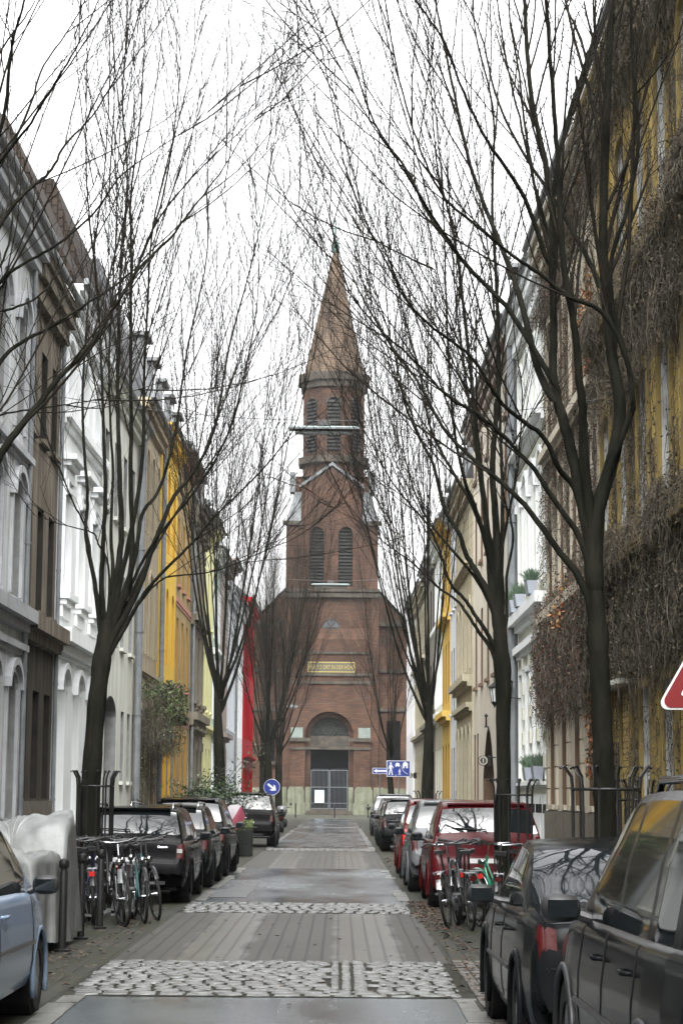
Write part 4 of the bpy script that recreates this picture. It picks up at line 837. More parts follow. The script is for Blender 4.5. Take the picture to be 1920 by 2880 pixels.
traced_tree('bare_tree', 'bare tree outside the left edge whose long boughs reach into the view', 17., (-3.55, 17., 0), [(-262, 2500, 90), (-262, 2200, 84), (-255, 1950, 84), (-245, 1800, 88)],
    [('C-400,1140 -200,700 -80,500 0,290 90,170 180,60 270,-60 A400,1610 520,1420 640,1230 780,1100 880,960 1010,800 1130,600 1240,480', 50, 3, 1.),
     ('C-400,1140 -260,600 -100,250 A-100,1900 0,1660 120,1560 240,1500 420,1380 560,1290 700,1150 860,1000 1000,900', 36, 3, 2.),
     ('C-410,1100 -330,500 -200,100 A-100,1500 0,1290 130,1200 300,1100 450,960 540,820 700,700 850,600', 30, 3, -.5),
     ('C-410,1100 -360,300 A-200,1500 -60,1150 60,940 160,850 240,780 300,660 420,540 560,300 660,0', 34, 4, .6),
     ('C-420,1050 -400,300 A-350,1500 -200,1000 -80,760 20,560 50,230 100,60 120,-30', 40, 6, -1.),
     ('A-150,1100 -50,850 60,660 150,460 200,300 330,120 400,-20', 18, 4, 1.4), ('A-100,900 30,700 120,600 230,420 330,260 430,60 460,-20', 14, 4, -1.2),
     ('A-160,1000 -60,600 0,420 60,200 110,0', 18, 5, 1.), ('C-300,700 -150,200 0,110 130,90 260,70 400,45 A560,1810 700,1770 800,1740', 14, 2, 1.5),
     ('A0,1430 110,1400 200,1340 300,1200 360,1000 430,850 480,700', 11, 3, 1.2), ('A-60,1300 20,1200 60,1000 40,800 30,600 60,300', 12, 3, 2.), ('A-40,300 40,180 130,60 170,-20', 10, 4, .5)], 21, 1, .6)
traced_tree('bare_tree', 'thick-trunked bare tree in an iron guard beside the ivy-covered ochre house', 20., (2.56, 20., 0), [(1702, 2350, 66), (1698, 2200, 62), (1694, 2080, 60), (1688, 1960, 60), (1682, 1840, 60), (1676, 1720, 58), (1668, 1600, 62), (1662, 1530, 72)],
    [('D1150,700 1100,500 1050,250 1000,80 B990,1830 970,1700 975,1500 965,1200 970,900 945,790 870,450 850,200 840,0', 40, 12, 1.),
     ('D1150,680 1110,300 1110,100 B1090,1750 1070,1500 1015,1200 1000,900 985,650 960,300 940,0', 34, 10, -1.),
     ('D1160,600 1250,300 1280,60 B1250,1700 1215,1400 1200,1100 1210,700 1225,300 1240,0', 46, 20, .5),
     ('D1190,520 1250,300 1330,100 B1335,1850 1310,1650 1200,1430 1050,1370 940,1280 850,1220 750,1150 600,1020 480,920 400,780 330,600 250,300 200,0', 22, 4, -1.5),
     ('B1310,1650 1245,1430 1235,1200 1300,1000 1360,700 1350,430 1330,200 1330,-20', 16, 8, -.6), ('B1352,430 1450,320 1568,150', 6, 3, -.6),
     ('D1120,900 1000,740 900,600 800,480 700,390 600,310 480,190 400,50 B330,1720 250,1620 130,1430 40,1250 0,1200 -40,1050', 22, 3, 1.5),
     ('D1110,700 1000,540 900,380 820,290 720,180 600,90 480,20 B330,1650 180,1520 60,1380 0,1300', 20, 3, -1.),
     ('D1090,480 1000,370 940,220 820,130 720,40 B600,1640 450,1530 330,1420 200,1200 60,900 0,700', 20, 3, -2.),
     ('B1000,1800 850,1550 750,1400 600,1250 500,1130 380,950 300,780 200,650 120,500 60,300 0,180', 18, 4, .5),
     ('B980,1850 900,1700 830,1400 760,1200 680,1000 600,800 530,500 470,200 430,0', 24, 6, 1.8), ('B1195,1330 1150,1230 1050,1040 950,880 800,650 700,420 640,150 560,0', 18, 4, 2.),
     ('B950,1220 860,950 760,780 650,620 540,380 480,200 340,0', 16, 4, -1.4), ('B970,900 1000,700 1060,470 1120,280 1160,150 1165,0', 14, 6, 1.), ('B1125,290 1090,150 1010,0', 10, 4, 1.), ('B1000,1250 900,900 830,600 760,300 720,50', 12, 4, 0.),
     ('B560,1200 420,1000 330,850 230,700 130,560 30,370', 9, 3, -2.2), ('B430,1240 300,1180 150,1100 0,1000', 7, 2, .5)], 31, 1, .88, 1.0)
traced_tree('bare_tree', 'bare tree with a crooked double limb standing in front of the red hatchback', 29., (2.42, 29., 0), [(1413, 2380, 46), (1416, 2200, 42), (1414, 2060, 42), (1414, 1920, 46), (1408, 1830, 50), (1402, 1740, 52), (1396, 1690, 56)],
    [('D700,1210 640,1120 580,1030 530,960 440,900 380,840 300,770 200,700 100,610 0,560', 16, 2, 1.),
     ('D710,1190 620,1040 560,950 510,900 480,830 440,700 400,620 340,550 280,480 220,400 150,260 80,130 B60,1700 0,1500', 15, 2, -1.),
     ('D695,980 620,830 570,750 540,650 470,540 420,330 340,180 290,60 B260,1700 210,1500 130,1250 90,1000 60,800', 24, 2, .6),
     ('D690,920 670,650 640,400 620,200 600,0 B570,1500 520,1100 470,900 430,700 410,400 390,150', 28, 3, 1.5),
     ('D720,900 710,600 690,400 700,200 720,0 B715,1400 700,1100 690,900 700,500 620,200 605,0', 30, 4, -1.2),
     ('D760,1010 755,860 790,680 770,560 805,400 820,200 830,0 B800,1600 770,1300', 12, 3, .2), ('D745,920 730,780 765,560 740,480 760,300 860,120', 13, 4, -.6),
     ('D700,840 650,650 600,500 560,400 520,200 500,0 B480,1400 470,1000 440,600 420,350', 20, 3, -2.), ('D690,1000 610,850 480,700 400,600 330,450 280,250 B250,1750 200,1550', 15, 2, 2.),
     ('D730,860 740,500 730,250 B720,1700 690,1300 640,900 600,600', 20, 3, 2.2), ('D700,900 640,620 560,450 480,320 400,150 B370,1750 300,1500 240,1250 200,1000 180,800', 18, 2, 1.2), ('D720,930 690,700 650,500 B560,1650 520,1350 500,1000 470,650', 16, 2, -1.)], 41, 1, 1.0, .88)
vase_tree('bare_tree', 'slender bare tree standing close to the white end wall in the right row', (2.42, 57., 0), 21.5, 51, .15, 3.9, 18, 2.5, 1, .9, -.3, .7)
vase_tree('bare_tree', 'bare tree forking low above the leafy evergreen shrub in the left row', (-3.55, 61., 0), 20.5, 62, .16, 4.2, 15, 2.8, 1, .95, .2, .8)
vase_tree('bare_tree', 'thin bare tree rising between the blue zone sign and the church', (2.75, 112., 0), 16.5, 71, .16, 3.6, 12, 2.8, 1, 1.0, -.2, .7)
vase_tree('bare_tree', 'dark bare tree behind the round blue arrow sign, left of the church door', (-3.5, 100., 0), 17.5, 81, .2, 3.8, 17, 3.2, 1, 1.1, .2, .7)
vase_tree('bare_tree', 'farther bare tree crossing the left part of the church front', (-3.7, 128., 0), 19., 91, .2, 4.2, 13, 3.4, 1, 1., .2)
vase_tree('bare_tree', 'farthest bare tree on the left, its twigs hazy against the brown brick', (-5.6, 150., 0), 18., 95, .2, 3.6, 12, 3.6, 1, .9, .1)
bt = [vase_tree('bare_tree', 'bare tree on the left pavement behind the viewer', (-3.6, -12., 0), 15., 97, .18, 4., 9, 3.2, 0, .5)]
for p_, lb in (((2.9, -20., 0), 'bare tree on the right pavement behind the viewer'), ((-3.6, -34., 0), 'farther bare tree on the left pavement behind the viewer'), ((2.9, -44., 0), 'farther bare tree on the right pavement behind the viewer')):
    c = copy_tree(bt[0]); c.location = p_; c.rotation_euler = (0, 0, p_[1]); c['label'] = lb
# ------------------------------------------------------------- climbing plants
def creeper(name, label, side, off, zones, leafm, twm, seed, org):
    """zones: (u0,u1,h0,h1,strands,leaves,depth,hang,leafsize)"""
    rs = np.random.RandomState(seed); root = thing(name, org, label, 'climbing plant'); T = Twigs(); V = []; Q = []; MI = []
    s = side
    def W(u, h, d): return np.array([s * (XF[s] + off - d), u, h])
    for (u0, u1, h0, h1, ns, nl, dep, hang, ls) in zones:
        nc = max(4, int((u1 - u0) * (h1 - h0) * .35)); cc = np.c_[rs.uniform(u0, u1, nc), rs.uniform(h0, h1, nc)]; cr = rs.uniform(.5, 1.3, nc)
        def pick():
            if rs.rand() < .6:
                i = rs.randint(nc); u = cc[i, 0] + rs.normal(0, cr[i] * .6); h = cc[i, 1] + rs.normal(0, cr[i] * .45)
                return min(max(u, u0), u1), min(max(h, h0), h1 + .05)
            return rs.uniform(u0, u1), rs.uniform(h0, h1)
        for _ in range(ns):
            u, h = pick(); d = rs.uniform(.02, dep) * rs.uniform(.2, 1) if h1 - h0 > .6 else dep * rs.uniform(.8, 1.05); L = rs.uniform(.3, 1.) * hang; n = 5
            P = [W(u, h, d)]; du = rs.normal(0, .12); vv = rs.uniform(-1.1, .5) if rs.rand() < .38 else -1.; L *= .7 if vv > -1 else 1; du += rs.normal(0, .8) if vv > -1 else 0
            for i in range(n):
                du += rs.normal(0, .16); P.append(P[-1] + np.array([rs.normal(0, .03), du * L / n, vv * L / n * rs.uniform(.6, 1.1)]))
            P = np.array(P); lim = s * (XF[s] + off - .012)
            P[:, 0] = np.minimum(P[:, 0], lim) if s > 0 else np.maximum(P[:, 0], lim)
            T.tube(P, np.linspace(rs.uniform(.004, .009), .003, n + 1), 3)
        for _ in range(nl):
            u, h = pick(); d = rs.uniform(.01, dep) if h1 - h0 > .6 else dep * rs.uniform(.8, 1.1); z = rs.uniform(*ls); c = W(u, h - rs.uniform(0, hang * .5), d); a = rs.normal(0, 1, 3); a /= np.linalg.norm(a); b_ = np.cross(a, rs.normal(0, 1, 3)); b_ /= np.linalg.norm(b_); m = len(V)
            V += [c - a * z, c + b_ * z * .55, c + a * z, c - b_ * z * .55]; Q.append((m, m + 1, m + 2, m + 3)); MI.append(rs.randint(len(leafm)))
    T.build('stems', twm, root, org); numesh('leaves', V, Q, leafm, root, mi=MI, org=org); return root
ivt = mat('dry_ivy_stem', (.15, .13, .10), .85, (.045, .038, .028), 5., spec=.2)
ivd = [mat('ivy_leaf_brown', (.070, .056, .038), .8), mat('ivy_leaf_black', (.026, .023, .018), .8), mat('ivy_leaf_greybrown', (.11, .093, .066), .8), mat('ivy_leaf_olive', (.035, .034, .020), .8)]
ivr = [mat('creeper_red', (.115, .030, .020), .7), mat('creeper_maroon', (.055, .026, .020), .7), ivd[0], ivd[1], ivd[2], ivd[1]]
ivo = [mat('creeper_orange', (.22, .06, .015), .6), mat('creeper_amber', (.22, .11, .025), .6), ivd[0]]
ls = (.012, .034)
creeper('ivy', 'mass of leafless brown ivy hanging in thick curtains over the ochre-yellow house', 1, 0., [
    (17, 36.4, 3.9, 5.6, 10000, 15000, .40, 1.1, ls), (17, 36.4, 8.3, 9.8, 6500, 10000, .38, 1.0, ls), (17, 36.4, 12.9, 14.2, 5500, 10000, .50, 1.0, ls), (17, 36.4, 5.4, 5.75, 2600, 5200, .42, .6, ls), (17, 36.4, 9.6, 9.95, 2400, 4800, .38, .6, ls), (17, 36.4, 13.3, 13.8, 1500, 3000, .42, .6, ls), (17, 36.4, 5.7, 8.2, 1300, 900, .05, .9, (.012, .03)), (17, 36.4, 9.9, 12.7, 1500, 1000, .06, .9, (.012, .03)), (17, 36.4, 1.0, 3.8, 900, 400, .06, .9, (.012, .03))]
    + [(u - .22 + rs0, u + .22 + rs0, 1.0, 13, 330, 700, .13, .9, ls) for u, rs0 in zip(np.arange(4.1 + 2.147 * 6, 36, 2.147), [.1, -.2, .15, 0, -.1, .2, 0, .1, -.15, .1, 0])], ivd, ivt, 5, (4.6, 25, 0))
creeper('virginia_creeper', 'dark creeper tinged red and orange covering the sand-beige house behind the thick tree', 1, -.03, [
    (36.5, 45.9, 3.6, 5.9, 6500, 12000, .38, 1.0, ls), (36.5, 46.2, 5.6, 9.5, 900, 2300, .07, 1.1, ls), (36.5, 45.6, 9., 13.6, 1200, 3400, .08, 1.0, ls), (44.4, 46.8, 3.0, 9.0, 500, 1500, .12, .7, ls), (36.5, 45.6, 12.4, 14.1, 1200, 3000, .35, .7, ls)]
    + [(u - .2, u + .2, 5.6, 13.4, 260, 800, .13, .9, ls) for u in (36.7, 38.8, 41.1, 43.4)], ivr, ivt, 6, (4.6, 41, 0))
creeper('virginia_creeper', 'strand of bright orange creeper leaves running down the wall beside the thick tree', 1, 0., [(36.5, 37.6, 2.2, 5.2, 60, 900, .16, .5, (.03, .06)), (36.6, 38.2, 9.6, 11.2, 60, 700, .16, .5, (.03, .06)), (39.4, 40.6, 5.0, 5.9, 30, 260, .5, .4, (.03, .06))], ivo, ivt, 7, (4.6, 37, 0))
grn = [mat('leaf_green', (.04, .07, .018), .6), mat('leaf_yellow_green', (.075, .10, .024), .6), mat('leaf_deep_green', (.016, .03, .012), .6), ivd[0]]
creeper('wisteria', 'green and brown climbing plant bulging from the beige house above its entrance', -1, 0., [(60.3, 67.3, 4.1, 5.1, 700, 4600, 1.1, .5, (.03, .07)), (60.3, 67.3, 3.3, 4.4, 2400, 1500, 1.0, .9, (.02, .05)), (60.4, 61.8, .2, 3.4, 700, 800, .3, 1.2, (.02, .05)), (62.4, 67, 1.2, 3.2, 160, 60, .4, 1.2, (.02, .05))], grn, ivt, 8, (-6, 64, 0))
# evergreen shrub at the foot of the second left tree
rs = np.random.RandomState(9); sh = thing('evergreen_shrub', (-3.6, 59.5, 0), 'leafy evergreen shrub spreading round the foot of the second left tree', 'shrub'); T = Twigs(); V = []; Q = []; MI = []
gsh = [mat('shrub_green', (.022, .042, .016), .5), mat('shrub_dark_green', (.011, .021, .009), .5), mat('shrub_light_green', (.05, .08, .028), .5)]
for i in range(46):
    a = rs.uniform(0, 6.28); l = rs.uniform(.7, 1.6); p = np.array([-3.6 + rs.normal(0, .3), 59.5 + rs.normal(0, .3), rs.uniform(.7, 1.6)]); d = np.array([math.cos(a) * .9, math.sin(a) * .9, rs.uniform(.3, 1.2)])
    if i < 4: l = 2.1; d = np.array([.45, 0, 1.1])
    P = grow(rs, p, d, l, 6, -.07, .12); T.tube(P, np.linspace(.014, .004, 7), 3)
    for _ in range(90 if i >= 4 else 60):
        t = rs.rand() * .99; k = int(t * 6); c = P[k] + (P[k + 1] - P[k]) * (t * 6 - k) + rs.normal(0, .11, 3); z = rs.uniform(.03, .06); u = rs.normal(0, 1, 3); u /= np.linalg.norm(u); w = np.cross(u, rs.normal(0, 1, 3)); w /= np.linalg.norm(w); m = len(V)
        V += [c - u * z, c + w * z * .5, c + u * z, c - w * z * .5]; Q.append((m, m + 1, m + 2, m + 3)); MI.append(rs.choice(3, p=[.45, .35, .2]))
T.tube(np.array([[-3.6, 59.5, 0], [-3.58, 59.5, .6], [-3.6, 59.5, 1.3]]), [.05, .04, .03], 6)
T.build('stems', twigm, sh, (-3.6, 59.5, 0)); numesh('leaves', V, Q, gsh, sh, mi=MI, org=(-3.6, 59.5, 0))
# ================================================================= CARS
def paint(name, c, metal=.3, rough=.16, spec=.06): return mat(name, c, rough, metal=metal * .2, coat=.0, spec=spec)
arch_m = mat('wheel_well', (.008, .008, .008), .9); rim_m = mat('alloy_rim', (.38, .39, .40), .3, metal=.9)
def lerp(x, T): return float(np.interp(x, [t[0] for t in T], [t[1] for t in T]))
def catm(T, n=6):
    """rounded polyline (y,z)"""
    P = smooth_path([(a, b, 0) for a, b in T], n); o = P[np.argsort(P[:, 0], kind='stable')]; return [(p[0], p[1]) for p in o]
PRE = {
 # L, W, H, top profile, belt, rear glass y-range, windscreen range, side windows, tail lamp (y1, z0, z1, x0), wheel y, wheel r
 'wagon': dict(L=4.57, W=1.77, H=1.47, zb=.22, top=[(0, .46), (.03, .60), (.09, .74), (.12, .92), (.24, 1.12), (.42, 1.34), (.52, 1.43), (.9, 1.465), (1.7, 1.47), (2.5, 1.45), (2.85, 1.38), (3.35, 1.08), (3.6, .98), (4.1, .90), (4.4, .78), (4.5, .62), (4.57, .48)], belt=[(0, .92), (2.5, .90), (3.5, .88), (4.57, .74)], rw=(.20, .47), ws=(2.82, 3.42), sw=[(.52, 1.0), (1.1, 1.92), (2.02, 3.0)], tl=(.30, .66, .93, .60, .075, .115), wy=(.98, 3.66), wr=.32),
 'hatch': dict(L=4.15, W=1.76, H=1.60, zb=.24, top=[(0, .50), (.04, .66), (.10, .80), (.13, .98), (.24, 1.2), (.42, 1.46), (.55, 1.54), (1.1, 1.60), (1.9, 1.60), (2.3, 1.56), (2.6, 1.47), (3.1, 1.12), (3.3, 1.02), (3.75, .92), (4.0, .76), (4.1, .62), (4.15, .5)], belt=[(0, 1.0), (2.5, .95), (3.3, .9), (4.15, .74)], rw=(.19, .44), ws=(2.55, 3.2), sw=[(.62, 1.15), (1.22, 1.95), (2.03, 2.85)], tl=(.34, .80, 1.08, .62, .08, .15), wy=(.72, 3.3), wr=.31),
 'suv': dict(L=4.75, W=1.92, H=1.74, zb=.30, top=[(0, .52), (.03, .72), (.09, .86), (.12, 1.06), (.22, 1.28), (.42, 1.58), (.55, 1.69), (1.1, 1.74), (2.2, 1.735), (2.7, 1.66), (3.3, 1.24), (3.5, 1.13), (4.2, 1.04), (4.55, .86), (4.7, .7), (4.75, .55)], belt=[(0, 1.10), (2.5, 1.06), (3.5, 1.04), (4.75, .84)], rw=(.17, .46), ws=(2.68, 3.4), sw=[(.60, 1.15), (1.24, 2.12), (2.22, 3.08)], tl=(.10, .86, 1.12, .52, .08, .12), wy=(.92, 3.75), wr=.37),
 'coupe': dict(L=4.45, W=1.76, H=1.37, zb=.20, top=[(0, .42), (.03, .60), (.07, .82), (.12, .93), (.5, .985), (.75, 1.0), (1.25, 1.22), (1.65, 1.345), (2.1, 1.37), (2.5, 1.34), (3.15, .98), (3.35, .92), (4.0, .82), (4.3, .70), (4.42, .52), (4.45, .42)], belt=[(0, .90), (.7, .93), (2.5, .88), (3.3, .86), (4.45, .66)], rw=(.80, 1.55), ws=(2.5, 3.18), sw=[(1.35, 1.98), (2.06, 2.95)], tl=(.12, .66, .88, .40, .05, .085), wy=(.92, 3.62), wr=.32),
 'mini': dict(L=3.75, W=1.66, H=1.50, zb=.22, top=[(0, .48), (.03, .64), (.09, .78), (.12, .95), (.22, 1.18), (.38, 1.38), (.5, 1.44), (.95, 1.50), (1.6, 1.50), (2.0, 1.46), (2.3, 1.38), (2.85, 1.04), (3.05, .95), (3.4, .86), (3.62, .72), (3.72, .58), (3.75, .5)], belt=[(0, .95), (2.2, .91), (3.0, .88), (3.75, .70)], rw=(.19, .42), ws=(2.28, 2.95), sw=[(.55, 1.05), (1.12, 2.6)], tl=(.26, .72, 1.0, .6, .07, .13), wy=(.58, 3.05), wr=.29)}
WHEEL = {}
def car(kind, name, label, loc, body, cat='car', rz=0., scale=1., plate='', dark_trim=True, rails=False, badge=None, tl_mat=None, group=None, W=None, tint=None, rim=None, big_tl=None, extra=None):
    S = dict(PRE[kind]); L, H, zb = S['L'], S['H'], S['zb']; Wd = W or S['W']; tl_mat = tl_mat or taill; glass_ = tint or cglass
    if big_tl: S['tl'] = big_tl
    root = thing(name, loc, label, cat, group, rz)
    if scale != 1: root.scale = (scale,) * 3
    top = S['top']; belt = S['belt']
    ys = sorted(set([round(v, 3) for v in list(np.arange(0, .6, .02)) + list(np.arange(.6, L - .5, .045)) + list(np.arange(L - .5, L, .03)) + [L]]))
    topc = catm(top, 5)
    def hw(y): return Wd / 2 * lerp(y, [(0, .86), (.05, .93), (.15, .965), (.5, .99), (1.0, 1.), (L - 1.0, 1.), (L - .5, .975), (L - .2, .90), (L - .06, .80), (L, .70)])
    secs = []
    tf = [.97, .90, .78, .6, .4, .2, 0]
    for y in ys:
        w = hw(y); zt = lerp(y, topc); zs = min(lerp(y, belt), zt - .02); zq = zb + (.10 if y < .15 or y > L - .2 else 0) + .12 * max(0, 1 - y / .3)
        h = zs - zq; P0 = [(0, zq), (w * .78, zq), (w * .93, zq + .02), (w * .975, zq + .10 * h / .6), (w * .99, zq + .28 * h), (w, zq + .50 * h), (w * .995, zq + .70 * h), (w * .98, zq + .84 * h), (w * .965, zs - .03 * h), (w * .95, zs)]
        P = [P0[0]]
        for q in range(1, 9): P += [P0[q], ((P0[q][0] + P0[q + 1][0]) / 2, (P0[q][1] + P0[q + 1][1]) / 2)]
        P.append(P0[9])
        dz = zt - zs; wr = w * .95 - .012 - max(0, dz - .05) * .30; cab = min(1, max(0, (dz - .08) / .25)); crown = .03 + .02 * (1 - cab)
        a = .03 + .05 * cab  # shoulder of roof
        P += [(w * .94 - .02 * cab, zs + .012 + .01 * cab), (w * .94 * .5 + wr * .5 + .01 * cab, zs + dz * .5), (wr + .012 * cab, zt - a * .75 - .01), (wr - .02, zt - a * .35)]
        for t in tf: P.append(((wr - .05) * t, zt - a * .12 * t ** 3 - crown * (t ** 2) * .5 + .0))
        secs.append(P)
    n = len(secs[0]); V = []
    for y, P in zip(ys, secs): V += [(x, y, z) for x, z in P] + [(-x, y, z) for x, z in P[::-1][1:-1]]
    m = 2 * n - 2; F = []; NS = 17; Ra = S['wr'] + .055
    for i, q in enumerate(V):
        jm = i % m; jj = jm if jm < n else m - jm
        if 1 <= jj <= 14 and abs(q[0]) > Wd * .36:
            for wy in S['wy']:
                dy, dz = q[1] - wy, q[2] - S['wr']; d = math.hypot(dy, dz)
                if d > 1e-4 and abs(d - Ra) < .032: V[i] = (q[0], wy + dy / d * Ra, S['wr'] + dz / d * Ra)
    groups = {'body': [], 'rear_window': [], 'windscreen': []}
    for i in range(len(ys) - 1):
        ym = (ys[i] + ys[i + 1]) / 2; zs = lerp(ym, belt); zt = lerp(ym, topc)
        for j in range(m):
            f = (i * m + j, i * m + (j + 1) % m, (i + 1) * m + (j + 1) % m, (i + 1) * m + j); jj = j if j < n - 1 else m - 1 - j; side = 'r' if j < n - 1 else 'l'
            c = [sum(V[q][k] for q in f) / 4 for k in range(3)]
            if 1 <= jj <= 14 and any((c[1] - wy) ** 2 + (c[2] - S['wr']) ** 2 < (Ra - .004) ** 2 for wy in S['wy']) and abs(c[0]) > Wd * .36: continue
            ty = S['tl']; kz = [NS - 4, NS - 3, NS - 2, NS - 1]
            if (jj in kz and ty[4] < ym < ty[0]) or (NS <= jj < NS + 5 and ty[4] < ym < ty[5]):
                groups.setdefault('tail_light_' + side, []).append(f); continue
            if jj >= NS + 4 and S['rw'][0] < ym < S['rw'][1] and abs(c[0]) < Wd * .44 and c[2] > zs + .03: groups['rear_window'].append(f); continue
            if jj >= NS + 4 and S['ws'][0] < ym < S['ws'][1]: groups['windscreen'].append(f); continue
            if jj in (NS + 1, NS + 2) and zt > zs + .16:
                hit = False
                for q, (a, b_) in enumerate(S['sw']):
                    if a < ym < b_: groups.setdefault('side_window_%d%s' % (q, side), []).append(f); hit = True
                if hit: continue
            groups['body'].append(f)
    groups['body'] += [tuple(range(m))[::-1], tuple(range((len(ys) - 1) * m, len(ys) * m))]
    def sub(fs, name, mm, off=0., par=root):
        idx = sorted(set(q for f in fs for q in f)); mp = {q: i for i, q in enumerate(idx)}
        b = MB(); b.add([V[q] for q in idx], [tuple(mp[q] for q in f) for f in fs]); o = b.build(name, mm, par, True, 40); return o
    bodyo = sub(groups['body'], 'body', body)
    for g, fs in groups.items():
        if g == 'body' or not fs: continue
        nm = 'side_window' if g.startswith('side') else 'tail_light' if g.startswith('tail') else g
        o = sub(fs, nm, tl_mat if nm == 'tail_light' else glass_)
    # wheel-arch lips, wells, wheels
    r = S['wr']
    for wy in S['wy']:
        for sx in (-1, 1):
            b = MB(); w = hw(wy); pts = [(sx * (w - .002), wy + (r + .055) * math.cos(t), r + (r + .055) * math.sin(t)) for t in np.linspace(-.45, math.pi + .45, 18)]; b.tube(pts, .020, 6); b.build('wheel_arch', plastic if kind == 'suv' else body, root, True)
    b = MB()
    for wy in S['wy']:
        for sx in (-1, 1): b.lathe((sx * (hw(wy) - .30), wy, r), [(r + .045, 0), (r + .06, sx * .27)], 20, 'x')
    b.box(-Wd * .40, Wd * .40, .25, L - .3, zb - .02, zb + .2); b.build('underbody', arch_m, root)
    key = (kind, rim.name if rim else ''); wk = WHEEL.get(key)
    for wy in S['wy']:
        for sx in (-1, 1):
            p = (sx * (hw(wy) - .11), wy, r)
            if key not in WHEEL:
                b = MB(); b.lathe((0, 0, 0), [(r * .62, -.10), (r * .93, -.10), (r, -.07), (r, .07), (r * .93, .10), (r * .64, .10), (r * .62, .06)], 28, 'x'); wh = b.build('wheel', rubber, root, True, 35)
                b = MB(); b.lathe((0, 0, 0), [(r * .64, .085), (r * .58, .06), (.05, .04), (.04, .075), (0, .08)], 24, 'x')
                for q in range(5):
                    a = q * 2 * math.pi / 5; u, v = math.cos(a), math.sin(a); b.add([(.09, .05 * u - .025 * v, .05 * v + .025 * u), (.09, .05 * u + .025 * v, .05 * v - .025 * u), (.088, r * .62 * u + .035 * v, r * .62 * v - .035 * u), (.088, r * .62 * u - .035 * v, r * .62 * v + .035 * u)], [(0, 1, 2, 3)])
                ri = b.build('rim', rim or rim_m, wh, True, 35); WHEEL[key] = (wh, ri); wh.location = p; wh.scale = (sx, 1, 1)
            else:
                wh = WHEEL[key][0].copy(); col.objects.link(wh); wh.parent = root; wh.location = p; wh.scale = (sx, 1, 1); ri = WHEEL[key][1].copy(); col.objects.link(ri); ri.parent = wh
    # mirrors
    ym = S['ws'][1] - .28; zm = lerp(ym, belt) + .08
    for sx in (-1, 1):
        w = hw(ym); b = MB(); b.k = 0; b.lathe((sx * (w + .075), ym + .02, zm), [(0, -.105), (.03, -.10), (.055, -.085), (.068, -.055), (.072, -.01), (.070, .04), (.058, .075), (.035, .095), (0, .10)], 20, 'x'); b.tube([(sx * (w - .1), ym + .03, zm - .06), (sx * (w + .02), ym + .03, zm - .02)], .03, 8); b.k = 1; b.box(sx * (w + .075) - .075, sx * (w + .075) + .075, ym - .06, ym - .055, zm - .04, zm + .045)
        b.build('mirror', [plastic if dark_trim else body, cglass], root, True, 40)
    # doors: seams and handles
    b = MB()
    def secpt(y, k):
        P = secs[int(np.argmin([abs(y - q) for q in ys]))]; return P[k]
    for q, (a, b_) in enumerate(S['sw']):
        for yy in ([a - .03] if q else []) + ([b_ + .02] if q == len(S['sw']) - 1 else []):
            for sx in (-1, 1): b.tube([(sx * (secpt(yy, k)[0] + .002), yy, secpt(yy, k)[1]) for k in range(5, 18)], .003, 4)
    for sx in (-1, 1):  # sill rub strip
        b.tube([(sx * (secpt(yy, 9)[0] + .003), yy, secpt(yy, 9)[1]) for yy in np.arange(S['wy'][0] + r + .12, S['wy'][1] - r - .1, .15)], .016 if dark_trim else .005, 6)
    # bumper / hatch seams on the rear
    for t in ((.035, 1.), (.12, .94)):
        k = int(np.argmin([abs(t[0] - q) for q in ys])); P = secs[k]; b.tube([(x * 1.0, ys[k] - .003, z + .002) for x, z in P[17:]][::-1], .0045, 4); b.tube([(-x, ys[k] - .003, z + .002) for x, z in P[17:]], .003, 4)
    build_each(b, 'seam', black, root)
    for q, (a, b_) in enumerate(S['sw']):
        if q == 0 and len(S['sw']) > 2: continue
        for sx in (-1, 1):
            yy = a + .06; x, z = secpt(yy, 13); b = MB(); b.tube([(sx * (x - .005), yy, z), (sx * (x + .035), yy + .03, z), (sx * (x + .035), yy + .15, z), (sx * (x - .005), yy + .18, z)], .012, 6); b.build('door_handle', body if dark_trim else chrome, root, True)
    # plate, wiper, badge, lamps, antenna
    zp = lerp(.07, topc) - .05 if kind != 'coupe' else .66; zp = min(zp, .78 if kind != 'suv' else .80)
    yp = next(y for y in ys if lerp(y, topc) > zp + .06) if kind != 'coupe' else .035
    b = MB(); b.box(-.27, .27, yp - .035, yp - .02, zp - .06, zp + .06); pt = b.build('number_plate', white, root)
    if plate: text_mesh(plate, .10, 'plate_lettering', black, pt, (0, yp - .037, zp), (R_(90), 0, 0), .001)
    a0, a1 = S['rw']; zw0, zw1 = lerp(a0, topc), lerp(a1, topc)
    if kind != 'coupe':
        b = MB(); b.tube([(0, a0 - .01, zw0 + .0), (-.02, a0 + .0, zw0 + .05), (-.5, a0 + .03, zw0 + .07)], .010, 5); b.build('wiper', black, root)
        yr = S['top'][6][0]; b = MB(); zz = lerp(yr, topc); b.box(-Wd * .33, Wd * .33, yr - .12, yr + .12, zz - .015, zz + .012); b.build('spoiler', body, root)
    b = MB(); b.box(-.06, .06, -.012, .02, zb + .14, zb + .19); b.box(-.55, .55, .0, .05, zb + .08, zb + .13); build_each(b, 'bumper_insert', plastic, root)
    yh = L - .32
    for sx in (-1, 1):
        b = MB(); x = hw(yh); b.lathe((sx * (x - .19), yh + .05, lerp(yh, belt) - .10), [(.0, .14), (.10, .12), (.15, .02), (.15, -.06)], 12, 'y'); b.build('headlight', clearl, root, True)
    b = MB(); b.tube([(0, .75, lerp(.75, topc) - .02), (0, .5, lerp(.75, topc) + .18)], .004, 4); 
    if kind not in ('coupe',): b.build('aerial', black, root)
